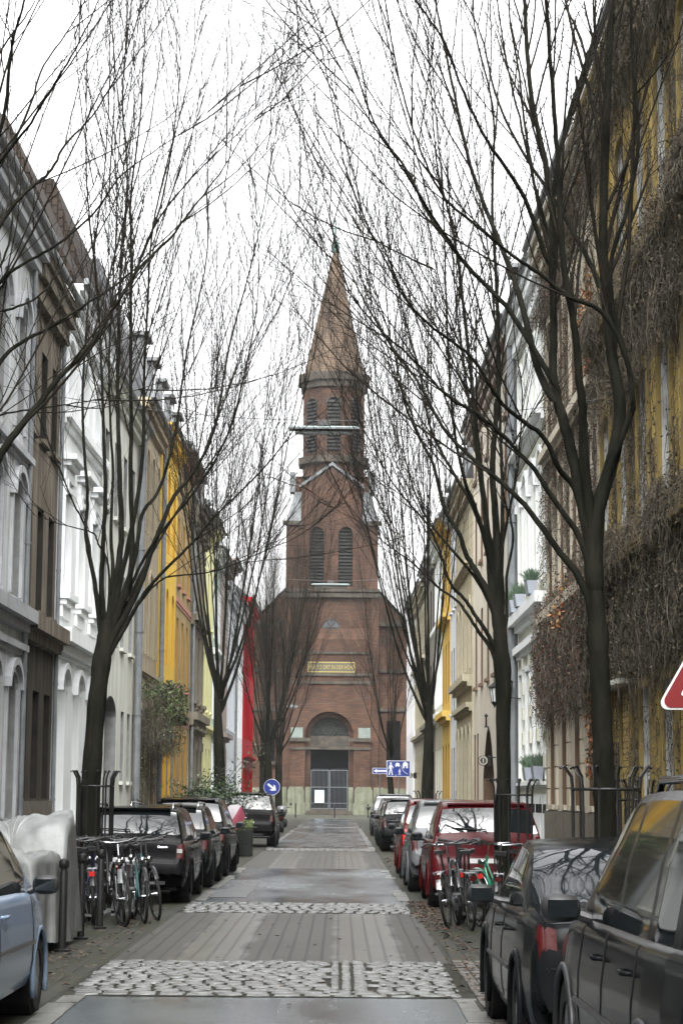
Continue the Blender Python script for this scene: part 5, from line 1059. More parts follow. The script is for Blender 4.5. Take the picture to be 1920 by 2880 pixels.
    if rails:
        for sx in (-1, 1):
            b = MB(); w = hw(1.5) * .95 - (H - lerp(1.5, belt)) * .30 - .07; pts = [(sx * w, .62, lerp(.62, topc) - .03), (sx * w, .72, lerp(.72, topc) + .045), (sx * w, 1.5, H + .03), (sx * w, 2.3, lerp(2.3, topc) + .035), (sx * w, 2.4, lerp(2.4, topc) - .03)]; b.tube(pts, .02, 8); b.build('roof_rail', chrome, root, True)
    if badge: text_mesh(badge[0], badge[1], 'badge', chrome, root, (badge[2], yp - .02 if len(badge) < 5 else badge[4], badge[3]), (R_(75), 0, 0), .002)
    if extra: extra(root, S, hw, topc)
    return root
G_R = 'cars parked along the right kerb'; G_L = 'cars parked along the left kerb'
c_blk = paint('paint_black', (.003, .003, .0035), 0, .16, .025); c_graph = paint('paint_graphite', (.0055, .006, .0065), .0, .14, .03); c_dkg = paint('paint_dark_green_grey', (.008, .0095, .009), .0, .16, .03)
c_lb = paint('paint_light_blue', (.15, .20, .27), .3); c_red = paint('paint_red', (.050, .003, .005), 0); c_sil = paint('paint_silver', (.085, .09, .093), .5); c_grn = paint('paint_bottle_green', (.007, .012, .011), .3); c_red2 = paint('paint_bright_red', (.062, .004, .005), 0)
tl_redw = taill
def tlpatch(root, S, hw, topc):
    for sx in (-1, 1):
        b = MB(); b.box(*sorted((sx * .72, sx * .80)), .075, .095, .77, .83); b.build('reversing_light', clearl, root)
car('wagon', 'estate_car', 'black estate car with chrome roof rails parked behind the left bicycles', (-3.17, 31.6, 0), c_blk, cat='car', rails=True, badge=('Octavia', .05, .50, .86, .085), group=G_L, extra=tlpatch)
car('wagon', 'estate_car', 'dark estate car with roof rails, second of the left row after the bicycles', (-3.14, 36.9, 0), c_dkg, rails=True, group=G_L)
car('hatch', 'hatchback_car', 'black hatchback with a pale sky-reflecting rear window, third car of the left row', (-3.12, 42.4, 0), c_blk, group=G_L, rz=R_(-1.), W=1.7)
def vw(root, S, hw, topc):
    b = MB(); P = [(.075 * math.cos(t), .085, 1.0 + .075 * math.sin(t)) for t in np.linspace(0, 2 * math.pi, 17)]; b.tube(P, .009, 5, False)
    b.tube([(-.04, .08, 1.06), (0, .08, 1.0), (.04, .08, 1.06)], .007, 4); b.tube([(-.06, .08, 1.02), (-.025, .08, .94), (0, .08, 1.0), (.025, .08, .94), (.06, .08, 1.02)], .007, 4); b.build('emblem', chrome, root)
    b = MB(); b.box(-.4, .4, -.015, .0, .62, .645); b.box(-.75, .75, -.012, .01, .33, .35); build_each(b, 'bumper_trim', chrome, root)
car('suv', 'off_road_car', 'black off-road car with a round chrome emblem next to the blue arrow sign', (-2.98, 66.6, 0), c_blk, group=G_L, plate='K  2018', extra=vw)
car('mini', 'compact_car', 'light blue compact car cut by the left edge, nearest on the left', (-3.10, 13.0, 0), c_lb, group=G_L, W=1.68)
car('suv', 'off_road_car', 'large graphite off-road car cut by the right edge, nearest to the viewer', (2.12, 7.35, 0), c_graph, scale=.98, group=G_R, rails=True, dark_trim=True)
car('coupe', 'coupe_car', 'low dark grey coupe parked just ahead of the large graphite off-road car', (1.99, 12.35, 0), c_graph, group=G_R)
car('hatch', 'hatchback_car', 'dark red hatchback behind the right bicycles and the second right tree', (2.22, 31.1, 0), c_red, group=G_R, W=1.76)
car('hatch', 'compact_van', 'silver compact van squeezed between the two red cars', (2.05, 36.1, 0), c_sil, group=G_R, W=1.70)
car('hatch', 'hatchback_car', 'second red car, farther off, with one bright tail light showing', (2.10, 41.9, 0), c_red2, group=G_R, tl_mat=mat('bright_tail_lens', (.45, .01, .006), .15, coat=.5))
car('hatch', 'hatchback_car', 'dark silver hatchback behind the two bicycles farther down on the right', (2.13, 62.6, 0), c_graph, group=G_R)
car('wagon', 'estate_car', 'dark bottle-green estate car in the far right row', (2.15, 68.6, 0), c_grn, group=G_R)
car('hatch', 'hatchback_car', 'grey hatchback near the far end of the right row', (2.18, 75.2, 0), c_sil, group=G_R, W=1.7)
car('suv', 'off_road_car', 'silver-white off-road car at the far end of the right row', (2.3, 86.5, 0), c_sil, group=G_R)
# ================================================================= BICYCLES
BK = {}
def bike(label, loc, rz, lean, frame_m, name='bicycle', group=None, style='city', fender=None, red=False, steer=0.):
    root = thing(name, loc, label, 'bicycle', group, rz); root.rotation_euler = (0, lean, rz)
    r = .34; A = (0, .0, r); Bf = (0, 1.08, r); bb = (0, .44, .28)
    def wheel(p, a=0.):
        b = MB(); b.k = 0; P = [(0, r * math.cos(t), r * math.sin(t)) for t in np.linspace(0, 2 * math.pi, 29)]; b.tube(P, .020, 6, False)
        b.k = 1; P = [(0, (r - .03) * math.cos(t), (r - .03) * math.sin(t)) for t in np.linspace(0, 2 * math.pi, 29)]; b.tube(P, .009, 4, False); b.tube([(-.04, 0, 0), (.04, 0, 0)], .02, 8)
        for i in range(18):
            t = i * 2 * math.pi / 18; b.tube([((-1) ** i * .025, 0, 0), (0, (r - .03) * math.cos(t), (r - .03) * math.sin(t))], .0016, 3, False)
        w = b.build('wheel', [rubber, chrome], root, True, 50); w.location = p; w.rotation_euler = (0, 0, a); return w
    if 'w' in BK:
        for p, a in ((A, 0), (Bf, steer)): w = BK['w'].copy(); col.objects.link(w); w.parent = root; w.location = p; w.rotation_euler = (0, 0, a)
    else: BK['w'] = wheel(A); wheel(Bf, steer)
    b = MB(); st = (0, .30, .80); hd = (0, .88, .88); hb = (0, .91, .72)
    b.tube([bb, st], .016, 8); b.tube([hd, hb], .019, 8)
    if style == 'city': b.tube([hb, (0, .72, .42), bb], .019, 8); b.tube([(0, .89, .80), (0, .66, .52), (0, .40, .48)], .014, 8)
    else: b.tube([hb, bb], .018, 8); b.tube([hd, st], .015, 8)
    for sx in (-.06, .06): b.tube([(sx * .4, .37, .62), (sx, 0, r)], .009, 6); b.tube([(sx * .5, .44, .28), (sx, 0, r)], .010, 6); b.tube([(0, .92, .70), (sx, .94, .62), (sx, 1.08, r)], .011, 6)
    b.build('frame', frame_m, root, True, 50)
    b = MB(); b.tube([st, (0, .27, .93)], .013, 6); b.add([(x, .27 + y, .955 + z) for x, y, z in ((-.06, -.13, .02), (.06, -.13, .02), (.075, -.04, .03), (.03, .04, .02), (.015, .14, .02), (-.015, .14, .02), (-.03, .04, .02), (-.075, -.04, .03))] + [(x * .8, .27 + y * .9, .925 + z) for x, y, z in ((-.08, -.13, 0), (.08, -.13, 0), (.09, -.04, 0), (.03, .04, 0), (.015, .14, .01), (-.015, .14, .01), (-.03, .04, 0), (-.09, -.04, 0))], [tuple(range(8)), tuple(range(8, 16))] + [(i, (i + 1) % 8, (i + 1) % 8 + 8, i + 8) for i in range(8)]); b.build('saddle', plastic, root, True, 60)
    b = MB(); ca, sa = math.cos(steer), math.sin(steer)
    def hp(x, y, z): return (x * ca - y * sa, .86 + x * sa + y * ca, z)
    b.k = 0; b.tube([hd, hp(0, 0, 1.05)], .013, 6)
    if style == 'city': b.tube([hp(*q) for q in ((-.29, -.20, 1.05), (-.27, -.05, 1.08), (-.12, .06, 1.05), (0, .03, 1.04), (.12, .06, 1.05), (.27, -.05, 1.08), (.29, -.20, 1.05))], .012, 8)
    else: b.tube([hp(*q) for q in ((-.30, -.03, 1.06), (-.1, .02, 1.05), (.1, .02, 1.05), (.30, -.03, 1.06))], .012, 8)
    b.k = 1
    for sx in (-1, 1):
        e = (hp(sx * .29, -.20, 1.05), hp(sx * .275, -.09, 1.07)) if style == 'city' else (hp(sx * .30, -.03, 1.06), hp(sx * .19, -.0, 1.055)); b.tube(e, .018, 8); b.tube([hp(sx * .2, .02, 1.05), hp(sx * .28, .05, 1.0)], .006, 4)
    b.build('handlebar', [chrome if fender or style == 'bar' else plastic, plastic], root, True, 60)
    b = MB(); rr = r + .035
    for c, t0, t1 in ((A, .2, 2.7), (Bf, .6, 2.7)):
        vs = []; n = 16
        for i in range(n):
            t = t0 + (t1 - t0) * i / (n - 1); y, z = c[1] + rr * math.cos(t), c[2] + rr * math.sin(t); vs += [(-.028, y, z - .008), (0, y, z + .006), (.028, y, z - .008)]
        b.add(vs, [(3 * i + k, 3 * i + k + 1, 3 * i + k + 4, 3 * i + k + 3) for i in range(n - 1) for k in (0, 1)])
    build_each(b, 'mudguard', fender or black, root)
    b = MB(); 
    for sx in (-.06, .06): b.tube([(sx, .22, .72), (sx, -.25, .70)], .006, 4); b.tube([(sx, -.12, .70), (sx, 0, r)], .006, 4)
    for y in (-.2, -.05, .1): b.tube([(-.06, y, .71), (.06, y, .71)], .005, 4)
    b.build('rack', steel, root)
    b = MB(); b.box(-.035, .035, -.30, -.28, .62, .68); b.build('rear_reflector', taill if red else mat('reflector_red', (.35, .015, .012), .2), root)
    b = MB(); b.lathe((0, .99, .80), [(.0, .04), (.045, .035), (.04, -.01), (.02, -.05)], 10, 'y'); b.build('headlamp', chrome, root, True)
    b = MB(); b.lathe(bb, [(.09, .045), (.095, .045), (.095, .05), (.09, .05)], 16, 'x'); b.tube([(.06, .44, .28), (.09, .50, .13)], .010, 5); b.tube([(-.06, .44, .28), (-.09, .38, .43)], .010, 5); b.box(.06, .16, .46, .54, .115, .14); b.box(-.16, -.06, .34, .42, .42, .445)
    build_each(b, 'pedal', steel, root); return root
f_blk = mat('cycle_black', (.006, .006, .007), .35, coat=.3); f_tq = mat('cycle_dark_teal', (.015, .06, .055), .3, coat=.6); f_gr = mat('cycle_green', (.004, .11, .06), .3, coat=.6); f_wh = mat('cycle_silver', (.5, .5, .5), .3, metal=.5); f_bl = mat('cycle_blue', (.02, .03, .09), .3, coat=.6)
GB = 'bicycles crowded behind the left bollards'; GR = 'bicycles leaning by the second right tree'
PI = math.pi
bike('black city bicycle facing the viewer, its front wheel largest in the left cluster', (-2.80, 27.5, 0), PI + .1, .10, f_blk, group=GB, fender=steel, steer=.3)
bike('dark teal bicycle next to the largest front wheel of the left cluster', (-2.74, 28.2, 0), PI + .22, .04, f_tq, group=GB, style='sport')
bike('thin-wheeled bicycle at the road side of the left cluster', (-2.72, 28.9, 0), PI + .3, .14, f_blk, group=GB, style='sport')
bike('black bicycle half hidden behind the third bollard', (-3.20, 27.9, 0), PI - .05, .05, f_blk, group=GB)
bike('bicycle with a red rear light showing between the first and second bollards', (-3.34, 26.2, 0), -.12, .08, f_bl, group=GB, red=True)
bike('bicycle with upswept silver handlebars beside the silver tarpaulin', (-3.55, 27.2, 0), .08, -.04, f_wh, group=GB)
bike('dark bicycle deep in the left cluster before the tree guard', (-3.32, 28.7, 0), PI + .05, .03, f_blk, group=GB)
bike('black bicycle behind the largest front wheel of the left cluster', (-2.98, 28.3, 0), PI + .12, -.04, f_blk, group=GB)
bike('dark blue bicycle tilted toward the pavement behind the second bollard', (-3.48, 27.6, 0), PI + .12, .12, f_bl, group=GB, style='sport')
bike('black bicycle standing nearest the black estate car in the left cluster', (-2.88, 29.3, 0), PI + .1, .04, f_blk, group=GB)
bike('dark sports bicycle squeezed between the tarpaulin and the tree guard', (-3.74, 28.2, 0), .05, .10, f_blk, group=GB, style='sport')
bike('low dark bicycle turned away between the second and third bollards', (-3.10, 26.7, 0), .1, -.06, f_blk, group=GB)
bike('black town bicycle in the middle row of the left cluster', (-3.08, 29.0, 0), PI - .08, .09, f_blk, group=GB)
bike('black bicycle with a white and red mudguard reflector, leftmost by the red hatchback', (1.40, 26.6, 0), -.20, -.16, f_blk, group=GR, fender=f_wh, red=True)
bike('black bicycle with wide silver handlebars in the middle of the right cluster', (1.66, 26.2, 0), .10, -.05, f_blk, group=GR, red=True)
bike('dark bicycle with a silver rack seen square from behind in the right cluster', (1.93, 26.0, 0), -.08, .08, f_blk, group=GR, red=True, fender=f_blk)
bike('bright green step-through bicycle against the second right tree', (2.35, 26.9, 0), .55, .10, f_gr, group=GR, fender=f_gr)
bike('dark bicycle standing at the kerb beyond the silver van, road side', (1.46, 51.0, 0), .03, -.05, f_blk, group=None, red=True)
bike('dark bicycle standing at the kerb beyond the silver van, wall side', (1.72, 51.4, 0), .05, .04, f_blk, group=None)
bike('black bicycle pressed against the left row of the right cluster', (1.55, 27.3, 0), -.02, .06, f_blk, group=GR, style='sport')
bike('dark bicycle behind the silver-racked one in the right cluster', (1.82, 27.0, 0), .16, -.1, f_blk, group=GR)
bike('bicycle leaning by the trunk behind the round blue arrow sign', (-3.05, 101.5, 0), .6, .06, f_blk)
# motorbike beside the arrow sign
mo = thing('motorcycle', (-2.55, 93.0, 0), 'black motorcycle with a rounded top case parked past the arrow sign', 'motorcycle')
b = MB(); b.lathe((0, 0, .3), [(.12, -.09), (.28, -.08), (.30, 0), (.28, .08), (.12, .09)], 20, 'x'); b.build('wheel', rubber, mo, True); w = MB(); w.lathe((0, 1.4, .3), [(.12, -.06), (.28, -.05), (.30, 0), (.28, .05), (.12, .06)], 20, 'x'); w.build('wheel', rubber, mo, True)
b = MB(); b.tube([(0, -.1, .85), (0, .35, .80), (0, .8, .95), (0, 1.1, .9)], [.10, .17, .22, .12], 10); b.tube([(0, 1.1, 1.0), (0, 1.4, .3)], .05, 8); b.tube([(0, .3, .5), (0, 0, .3)], .05, 8); b.lathe((0, .6, .42), [(0, -.25), (.2, -.2), (.24, 0), (.2, .2), (0, .25)], 10, 'x'); b.build('body', black, mo, True)
b = MB(); b.lathe((0, -.25, 1.0), [(0, -.22), (.17, -.18), (.2, 0), (.17, .18), (0, .22)], 12, 'x'); b.build('top_case', mat('case_grey', (.10, .10, .11), .3), mo, True)
b = MB(); b.tube([(-.36, .9, 1.12), (-.1, 1.05, 1.1), (.1, 1.05, 1.1), (.36, .9, 1.12)], .018, 6); b.lathe((.38, 1.0, 1.26), [(0, -.03), (.06, -.02), (.06, .02), (0, .03)], 8, 'y'); b.lathe((-.38, 1.0, 1.26), [(0, -.03), (.06, -.02), (.06, .02), (0, .03)], 8, 'y'); b.build('handlebar', black, mo)
b = MB(); b.box(-.09, .09, -.30, -.27, .62, .70); b.build('tail_light', taill, mo)
# ================================================================= STREET THINGS
# tarpaulin over a motorcycle
tarp = mat('silver_tarpaulin', (.17, .176, .172), .5, (.10, .105, .105), 2.5, .5, 5., metal=.1)
rs = np.random.RandomState(3); org = np.array([-3.58, 22.8, 0]); NR, NA = 26, 150; V = []; Q = []
def th(u, v):  # u across (road side +), v away
    seat = 1.02 * np.exp(-((u - .25) / .62) ** 4 - ((v + .8) / .9) ** 4); screen = (1.46 - .16 * (.75 - u)) * np.exp(-((u - 0.0) / .82) ** 8 - ((v - .6) / .75) ** 6)
    return max(seat, screen, .35)
ph = rs.uniform(0, 6.28, 8)
for i in range(NR + 1):
    for j in range(NA):
        a = 2 * math.pi * j / NA; ca, sa = math.cos(a), math.sin(a); e = (abs(ca) ** 3.2 + abs(sa) ** 3.2) ** (-1 / 3.2); top = min(1, i / 14.)
        ru, rv = .62 * e, 1.35 * e; f = (.55 * math.sin(9 * a + ph[0]) + .45 * math.sin(17 * a + ph[1]) + .4 * math.sin(29 * a + ph[2] + i * .1))
        u, v = ca * ru * top, sa * rv * top
        if i <= 14: z = th(u * .93, v * .93) + .05 * abs(math.sin(5 * u + 2.2 * v + ph[3])) - .03 + .022 * abs(math.sin(9 * v - 6 * u)) + .018 * abs(math.sin(14 * u + 4 * v)) - .03 * f * top
        else:
            t = (i - 14) / (NR - 14.); z0 = th(ca * ru * .93, sa * rv * .93); k = 1 + t * .05 + .085 * f * (.25 + t); u, v = ca * ru * k, sa * rv * k; z = z0 * (1 - t) ** 1.0 + .10 * t + .02 * math.sin(5 * a + ph[5]) * t
        V.append((org[0] + u, org[1] + v, z))
for i in range(NR):
    for j in range(NA): Q.append((i * NA + j, i * NA + (j + 1) % NA, (i + 1) * NA + (j + 1) % NA, (i + 1) * NA + j))
o = numesh('covered_motorcycle', V, Q, tarp, org=tuple(org), smooth=True); tag(o, 'motorcycle wrapped in a creased silver tarpaulin between the light blue car and the bicycles', 'covered motorcycle')
for x, y, lab in ((-2.91, 22.2, 'nearest of the three round-capped dark bollards at the left'), (-2.95, 24.1, 'middle one of the three round-capped dark bollards at the left'), (-2.95, 26.0, 'farthest of the three round-capped dark bollards at the left, before the bicycles')):
    b = MB((x, y, 0)); b.lathe((x, y, 0), [(.085, 0), (.085, .02), (.042, .03), (.042, .82), (.034, .84), (.034, .86), (.052, .88), (.056, .92), (.045, .955), (0, .97)], 18); o = b.build('bollard', iron, None, True, 40); tag(o, lab, 'bollard', 'bollards before the left bicycles')
# tree guards
def guard(x, y, h, w, label, n=5):
    root = thing('tree_guard', (x, y, 0), label, 'tree guard', 'wrought-iron tree guards')
    b = MB()
    for z in (.35, h * .55, h - .12):
        P = [(w * math.cos(t) * 1.0, w * math.sin(t), z) for t in np.linspace(0, 2 * PI, 25)]; b.tube(P, .014, 5, False)
    build_each(b, 'ring', iron, root)
    for i in range(n * 2 + 2):
        t = i * 2 * PI / (n * 2 + 2) + .2; c, s_ = math.cos(t), math.sin(t); b = MB(); b.tube([(w * c, w * s_, 0), (w * c, w * s_, h - .12), (w * c * 1.04, w * s_ * 1.04, h), (w * c * 1.26, w * s_ * 1.26, h + .10), (w * c * 1.38, w * s_ * 1.38, h + .08)], .013, 5); b.build('bar', iron, root)
    return root
guard(-3.50, 29.9, 1.88, .26, 'iron bar guard round the foot of the tall left tree')
guard(2.56, 20.0, 1.85, .33, 'iron bar guard round the thick trunk by the ivy house')
guard(2.42, 29.0, 1.80, .27, 'iron bar guard round the trunk before the red hatchback')
guard(3.3, 22.6, 1.75, .26, 'empty iron bar guard on the pavement behind the graphite car')
guard(-3.58, 60.6, 1.7, .42, 'iron guard overgrown by the evergreen shrub')
guard(2.42, 56.9, 1.7, .3, 'iron guard at the foot of the slender right tree')
# signs
def post(par, x, y, h, r=.03): b = MB(par.location); b.lathe((x, y, 0), [(r, 0), (r, h), (0, h + .01)], 10); return b.build('post', steel, par, True, 40)
def poly(b, pts, y, flip=1): b.add([(x, y, z) for x, z in pts], [tuple(range(len(pts)))])
x, y, z = -2.46, 76., 1.94; sg = thing('arrow_sign', (x, y, 0), 'round blue sign with a white arrow pointing down right', 'road sign'); post(sg, x, y + .06, 2.0)
b = MB((x, y, 0)); b.k = 0; b.lathe((x, y, z), [(.30, -.012), (.30, .012)], 32, 'y'); b.k = 1; P = [(x + .29 * math.cos(t), y - .014, z + .29 * math.sin(t)) for t in np.linspace(0, 2 * PI, 33)]; b.tube(P, .008, 4, False)
arrow = [(-.19, .035), (.06, .035), (-.02, .115), (.07, .115), (.19, 0), (.07, -.115), (-.02, -.115), (.06, -.035), (-.19, -.035)]; ca, sa = math.cos(R_(-38)), math.sin(R_(-38))
for tri in ([0, 1, 7, 8], [1, 2, 3, 4], [1, 4, 7], [7, 4, 5, 6]): poly(b, [(x + arrow[i][0] * ca - arrow[i][1] * sa, z + arrow[i][0] * sa + arrow[i][1] * ca) for i in tri], y - .018)
b.build('sign_plate', [blue, white], sg)
x, y, z = 2.80, 99., 2.95; sg = thing('zone_sign', (x, y, 0), 'blue home-zone sign with a walker, child, car and house on it', 'road sign'); post(sg, x + .02, y + .08, 2.9, .04)
b = MB((x, y, 0)); b.k = 1; b.box(x - .56, x + .56, y - .01, y + .02, z - .38, z + .38); b.k = 0; b.box(x - .535, x + .535, y - .014, y - .011, z - .355, z + .355); b.k = 1; yy = y - .018
def fig(cx, cz, s):
    P = [(cx + .045 * s * math.cos(t), cz + .27 * s + .045 * s * math.sin(t)) for t in np.linspace(0, 6, 10)]; poly(b, P, yy)
    for q in ([(-.05, .21), (.05, .21), (.045, .0), (-.045, .0)], [(-.045, 0), (.0, 0), (-.06, -.28), (-.11, -.27)], [(0, 0), (.045, 0), (.10, -.28), (.05, -.29)], [(-.05, .2), (-.03, .16), (-.10, -.0), (-.13, .02)], [(.05, .2), (.03, .16), (.11, .03), (.14, .05)]): poly(b, [(cx + p * s, cz + r * s) for p, r in q], yy)
fig(-.36, -.02, 1.); fig(.06, -.16, .52)
poly(b, [(x0 + x * 0, z0) for x0, z0 in [(-.15, .20), (.07, .20), (.07, .12), (-.15, .12)]], yy); poly(b, [(-.11, .27), (.03, .27), (.05, .205), (-.13, .205)], yy); poly(b, [(-.13, .118), (-.09, .118), (-.09, .08), (-.13, .08)], yy); poly(b, [(.01, .118), (.05, .118), (.05, .08), (.01, .08)], yy)
poly(b, [(.18, .22), (.33, .34), (.48, .22), (.45, .22), (.45, .02), (.37, .02), (.37, .12), (.29, .12), (.29, .02), (.21, .02), (.21, .22)], yy)
poly(b, [(-.14, -.28), (-.1, -.28), (-.1, -.32), (-.14, -.32)], yy)
b.tube([(.14, yy, .16), (.17, yy, .0), (.26, yy, -.14), (.44, yy, -.26)], .012, 4)
b.v = b.v[:16] + [(q[0] + x, q[1], q[2] + z) for q in b.v[16:]]
b.build('sign_plate', [blue, white], sg)
x, y, z = 2.10, 106., 2.92; sg = thing('one_way_sign', (x, y, 0), 'narrow blue one-way sign with a white arrow to the left, partly behind the home-zone sign', 'road sign'); post(sg, x - .05, y + .05, 2.8)
b = MB((x, y, 0)); b.k = 1; b.box(x - .42, x + .42, y - .01, y + .02, z - .15, z + .15); b.k = 0; b.box(x - .40, x + .40, y - .014, y - .011, z - .13, z + .13); b.k = 1; poly(b, [(x - .36, z), (x - .2, z + .1), (x - .2, z + .045), (x + .34, z + .045), (x + .34, z - .045), (x - .2, z - .045), (x - .2, z - .1)][::1], y - .018); b.build('sign_plate', [blue, white], sg)
x, y, z = 2.33, 12.2, 2.18; sg = thing('warning_sign', (x, y, 0), 'white triangular warning sign with a red border cut by the right edge', 'road sign'); post(sg, x, y + .06, 2.95, .03)
def rtri(s, rr, n=6):
    c = [(-s / 2, 0), (s / 2, 0), (0, s * .866)]; g = s * .2887; out = []
    for (px_, pz), a0 in zip(c, (R_(150 + 60), R_(270 + 60), R_(30 + 60))):
        ux, uz = px_ - 0, pz - g; l = math.hypot(ux, uz); cx, cz = px_ - ux / l * rr * 2, pz - uz / l * rr * 2
        aa = math.atan2(uz, ux)
        for i in range(n + 1): t = aa - R_(60) + R_(120) * i / n; out.append((cx + rr * math.cos(t), cz + rr * math.sin(t)))
    return out
b = MB((x, y, 0)); g = .9 * .2887
for k, s, dy in ((1, .94, 0), (2, .90, .004), (1, .66, .008)):
    gg = s * .2887; b.k = k; pts = [(x + p, z + q - gg + g) for p, q in rtri(s, .04 if s > .7 else .012)]
    if dy == 0: b.prism([(p, y, q) for p, q in pts], (0, .01, 0))
    else: poly(b, pts, y - dy)
b.k = 0; b.box(x - .03, x + .03, y - .014, y - .01, z + .16, z + .46); b.build('sign_plate', [black, white, redm], sg)
# round pub signs on brackets
def bracket_sign(label, yc, xe, z, r, wallx):
    root = thing('hanging_sign', (wallx, yc, z), label, 'shop sign'); b = MB((wallx, yc, z)); b.tube([(wallx, yc, z + .1), (xe + r, yc, z + .1)], .018, 5); b.box(xe + r, wallx - .15, yc - .03, yc + .03, z - .18, z + .16); b.build('bracket', iron, root)
    b = MB((wallx, yc, z)); b.k = 0; b.lathe((xe, yc, z), [(r, -.05), (r, .05)], 28, 'y'); b.k = 1; b.lathe((xe, yc, z), [(r * .86, -.058), (r * .86, -.052)], 28, 'y'); b.k = 0; b.lathe((xe, yc, z), [(r * .62, -.064), (r * .62, -.06)], 24, 'y'); b.k = 1; b.box(xe - r * .12, xe + r * .12, yc - .072, yc - .066, z - r * .42, z + r * .42); b.build('roundel', [black, mat('sign_cream', (.42, .40, .32), .5)], root)
bracket_sign('round black and cream shop sign with a bar symbol before the pointed doorway', 61.3, 4.23, 2.71, .13 * 1.15, 4.6)
bracket_sign('small round shop sign on a bracket by the white end wall', 120., 4.12, 2.85, .15, 4.6)
# twin wall lanterns
def lantern(x, y, z, label):
    root = thing('wall_lantern', (x, y, z), label, 'lantern', 'twin old-style wall lanterns'); b = MB((x, y, z))
    b.lathe((x, y, z), [(.0, .42), (.03, .36), (.05, .34), (.17, .24), (.16, .22)], 6); 
    for k in range(6): a = k * PI / 3; b.tube([(x + .135 * math.cos(a), y + .135 * math.sin(a), z + .22), (x + .08 * math.cos(a), y + .08 * math.sin(a), z - .14)], .010, 4)
    b.lathe((x, y, z), [(.09, -.14), (.09, -.17), (.03, -.24), (.0, -.32)], 6); b.tube([(x, y, z - .24), (x + .1, y, z - .16), (4.6, y, z - .18)], .014, 5); b.build('housing', iron, root)
    b = MB((x, y, z)); b.lathe((x, y, z), [(.125, .215), (.073, -.135)], 6); b.build('lantern_glass', mat('lantern_pane', (.45, .46, .45), .15), root)
lantern(4.02, 53.9, 4.25, 'iron lantern nearer the road of the pair by the grey downpipe'); lantern(4.25, 52.7, 4.32, 'iron lantern nearer the wall of the pair by the grey downpipe')
# window boxes on the ivory house
def planter(x, y, z, label, leaf=True):
    root = thing('window_box', (x, y, z), label, 'plant pot', 'grey window boxes on the ivory house'); b = MB((x, y, z)); b.prism([(x - .14, y - .32, z + .3), (x + .10, y - .32, z + .3), (x + .07, y - .32, z), (x - .10, y - .32, z)], (0, .64, 0)); b.build('pot', mat('pot_grey', (.24, .26, .30), .6), root)
    if leaf:
        rs = np.random.RandomState(int(y * 10)); V = []; Q = []
        for _ in range(420):
            c = np.array([x + rs.normal(0, .05), y + rs.uniform(-.28, .28), z + .3]); d = np.array([rs.normal(0, .6), rs.normal(0, .5), 1]); d /= np.linalg.norm(d); l = rs.uniform(.1, .34); w = np.cross(d, [0, 1, 0]) * .012; m = len(V); V += [c - w, c + w, c + d * l + w * .2, c + d * l - w * .2]; Q.append((m, m + 1, m + 2, m + 3))
        numesh('greenery', V, Q, mat('box_green', (.06, .10, .06), .6), root, org=(x, y, z))
planter(4.46, 46.8, 2.04, 'grey window box with spiky green plants at the low ivory window nearest the viewer'); planter(4.46, 49.0, 2.04, 'grey window box with spiky green plants at the second low ivory window')
planter(4.36, 47.0, 6.24, 'grey window box on the upper ledge nearest the creeper'); planter(4.36, 50.2, 6.24, 'grey window box on the upper ledge beside the downpipe'); planter(4.36, 51.8, 6.24, 'small upper grey window box farthest along the ledge')
# street lamps slung on wires
wire = mat('cable', (.06, .06, .06), .6); lampw = mat('lamp_housing', (.20, .26, .25), .45)
def slung(x, y, z, w, label):
    root = thing('slung_street_lamp', (x, y, z), label, 'street lamp', 'street lamps slung across the street on cables'); O = (x, y, z)
    b = MB(O); b.k = 0; b.add([(x + sx * w / 2 * k, y + sy, z + dz) for dz, k, sy_ in ((.05, .90, .06), (.02, 1., .11)) for sx in (-1, 1) for sy in (-sy_, sy_)], [(0, 1, 3, 2), (0, 2, 6, 4), (1, 5, 7, 3), (0, 4, 5, 1), (2, 3, 7, 6)]); b.k = 1; b.box(x - w * .5, x + w * .5, y - .13, y + .13, z - .01, z + .02); b.build('reflector', [lampw, steel], root)
    b = MB(O); b.lathe((x, y, z - .05), [(0, -w * .42), (.03, -w * .41), (.045, -w * .37), (.045, w * .37), (.03, w * .41), (0, w * .42)], 12, 'x'); b.build('diffuser', mat('milk_glass', (.36, .39, .39), .25), root, True)
    b = MB(O); b.box(x - .1, x + .1, y - .04, y + .04, z + .07, z + .16)
    P = [(x + t * 5.4 - (0 if t else 0), y, z + .15 + .55 * t * t) for t in np.linspace(-1, 1, 15)]; P = [(max(-6.0, min(4.6, p[0])), p[1], p[2]) for p in P]; b.tube(P, .006, 4); b.build('cable', wire, root)
slung(-.30, 34., 7.72, 1.18, 'long pale street lamp on cables before the belfry of the church'); slung(-.33, 66., 8.35, 1.25, 'smaller pale street lamp on cables below the twin louvred windows')
slung(-3.25, 140., 7.6, .85, 'tiny white street lamp left of the church doorway')
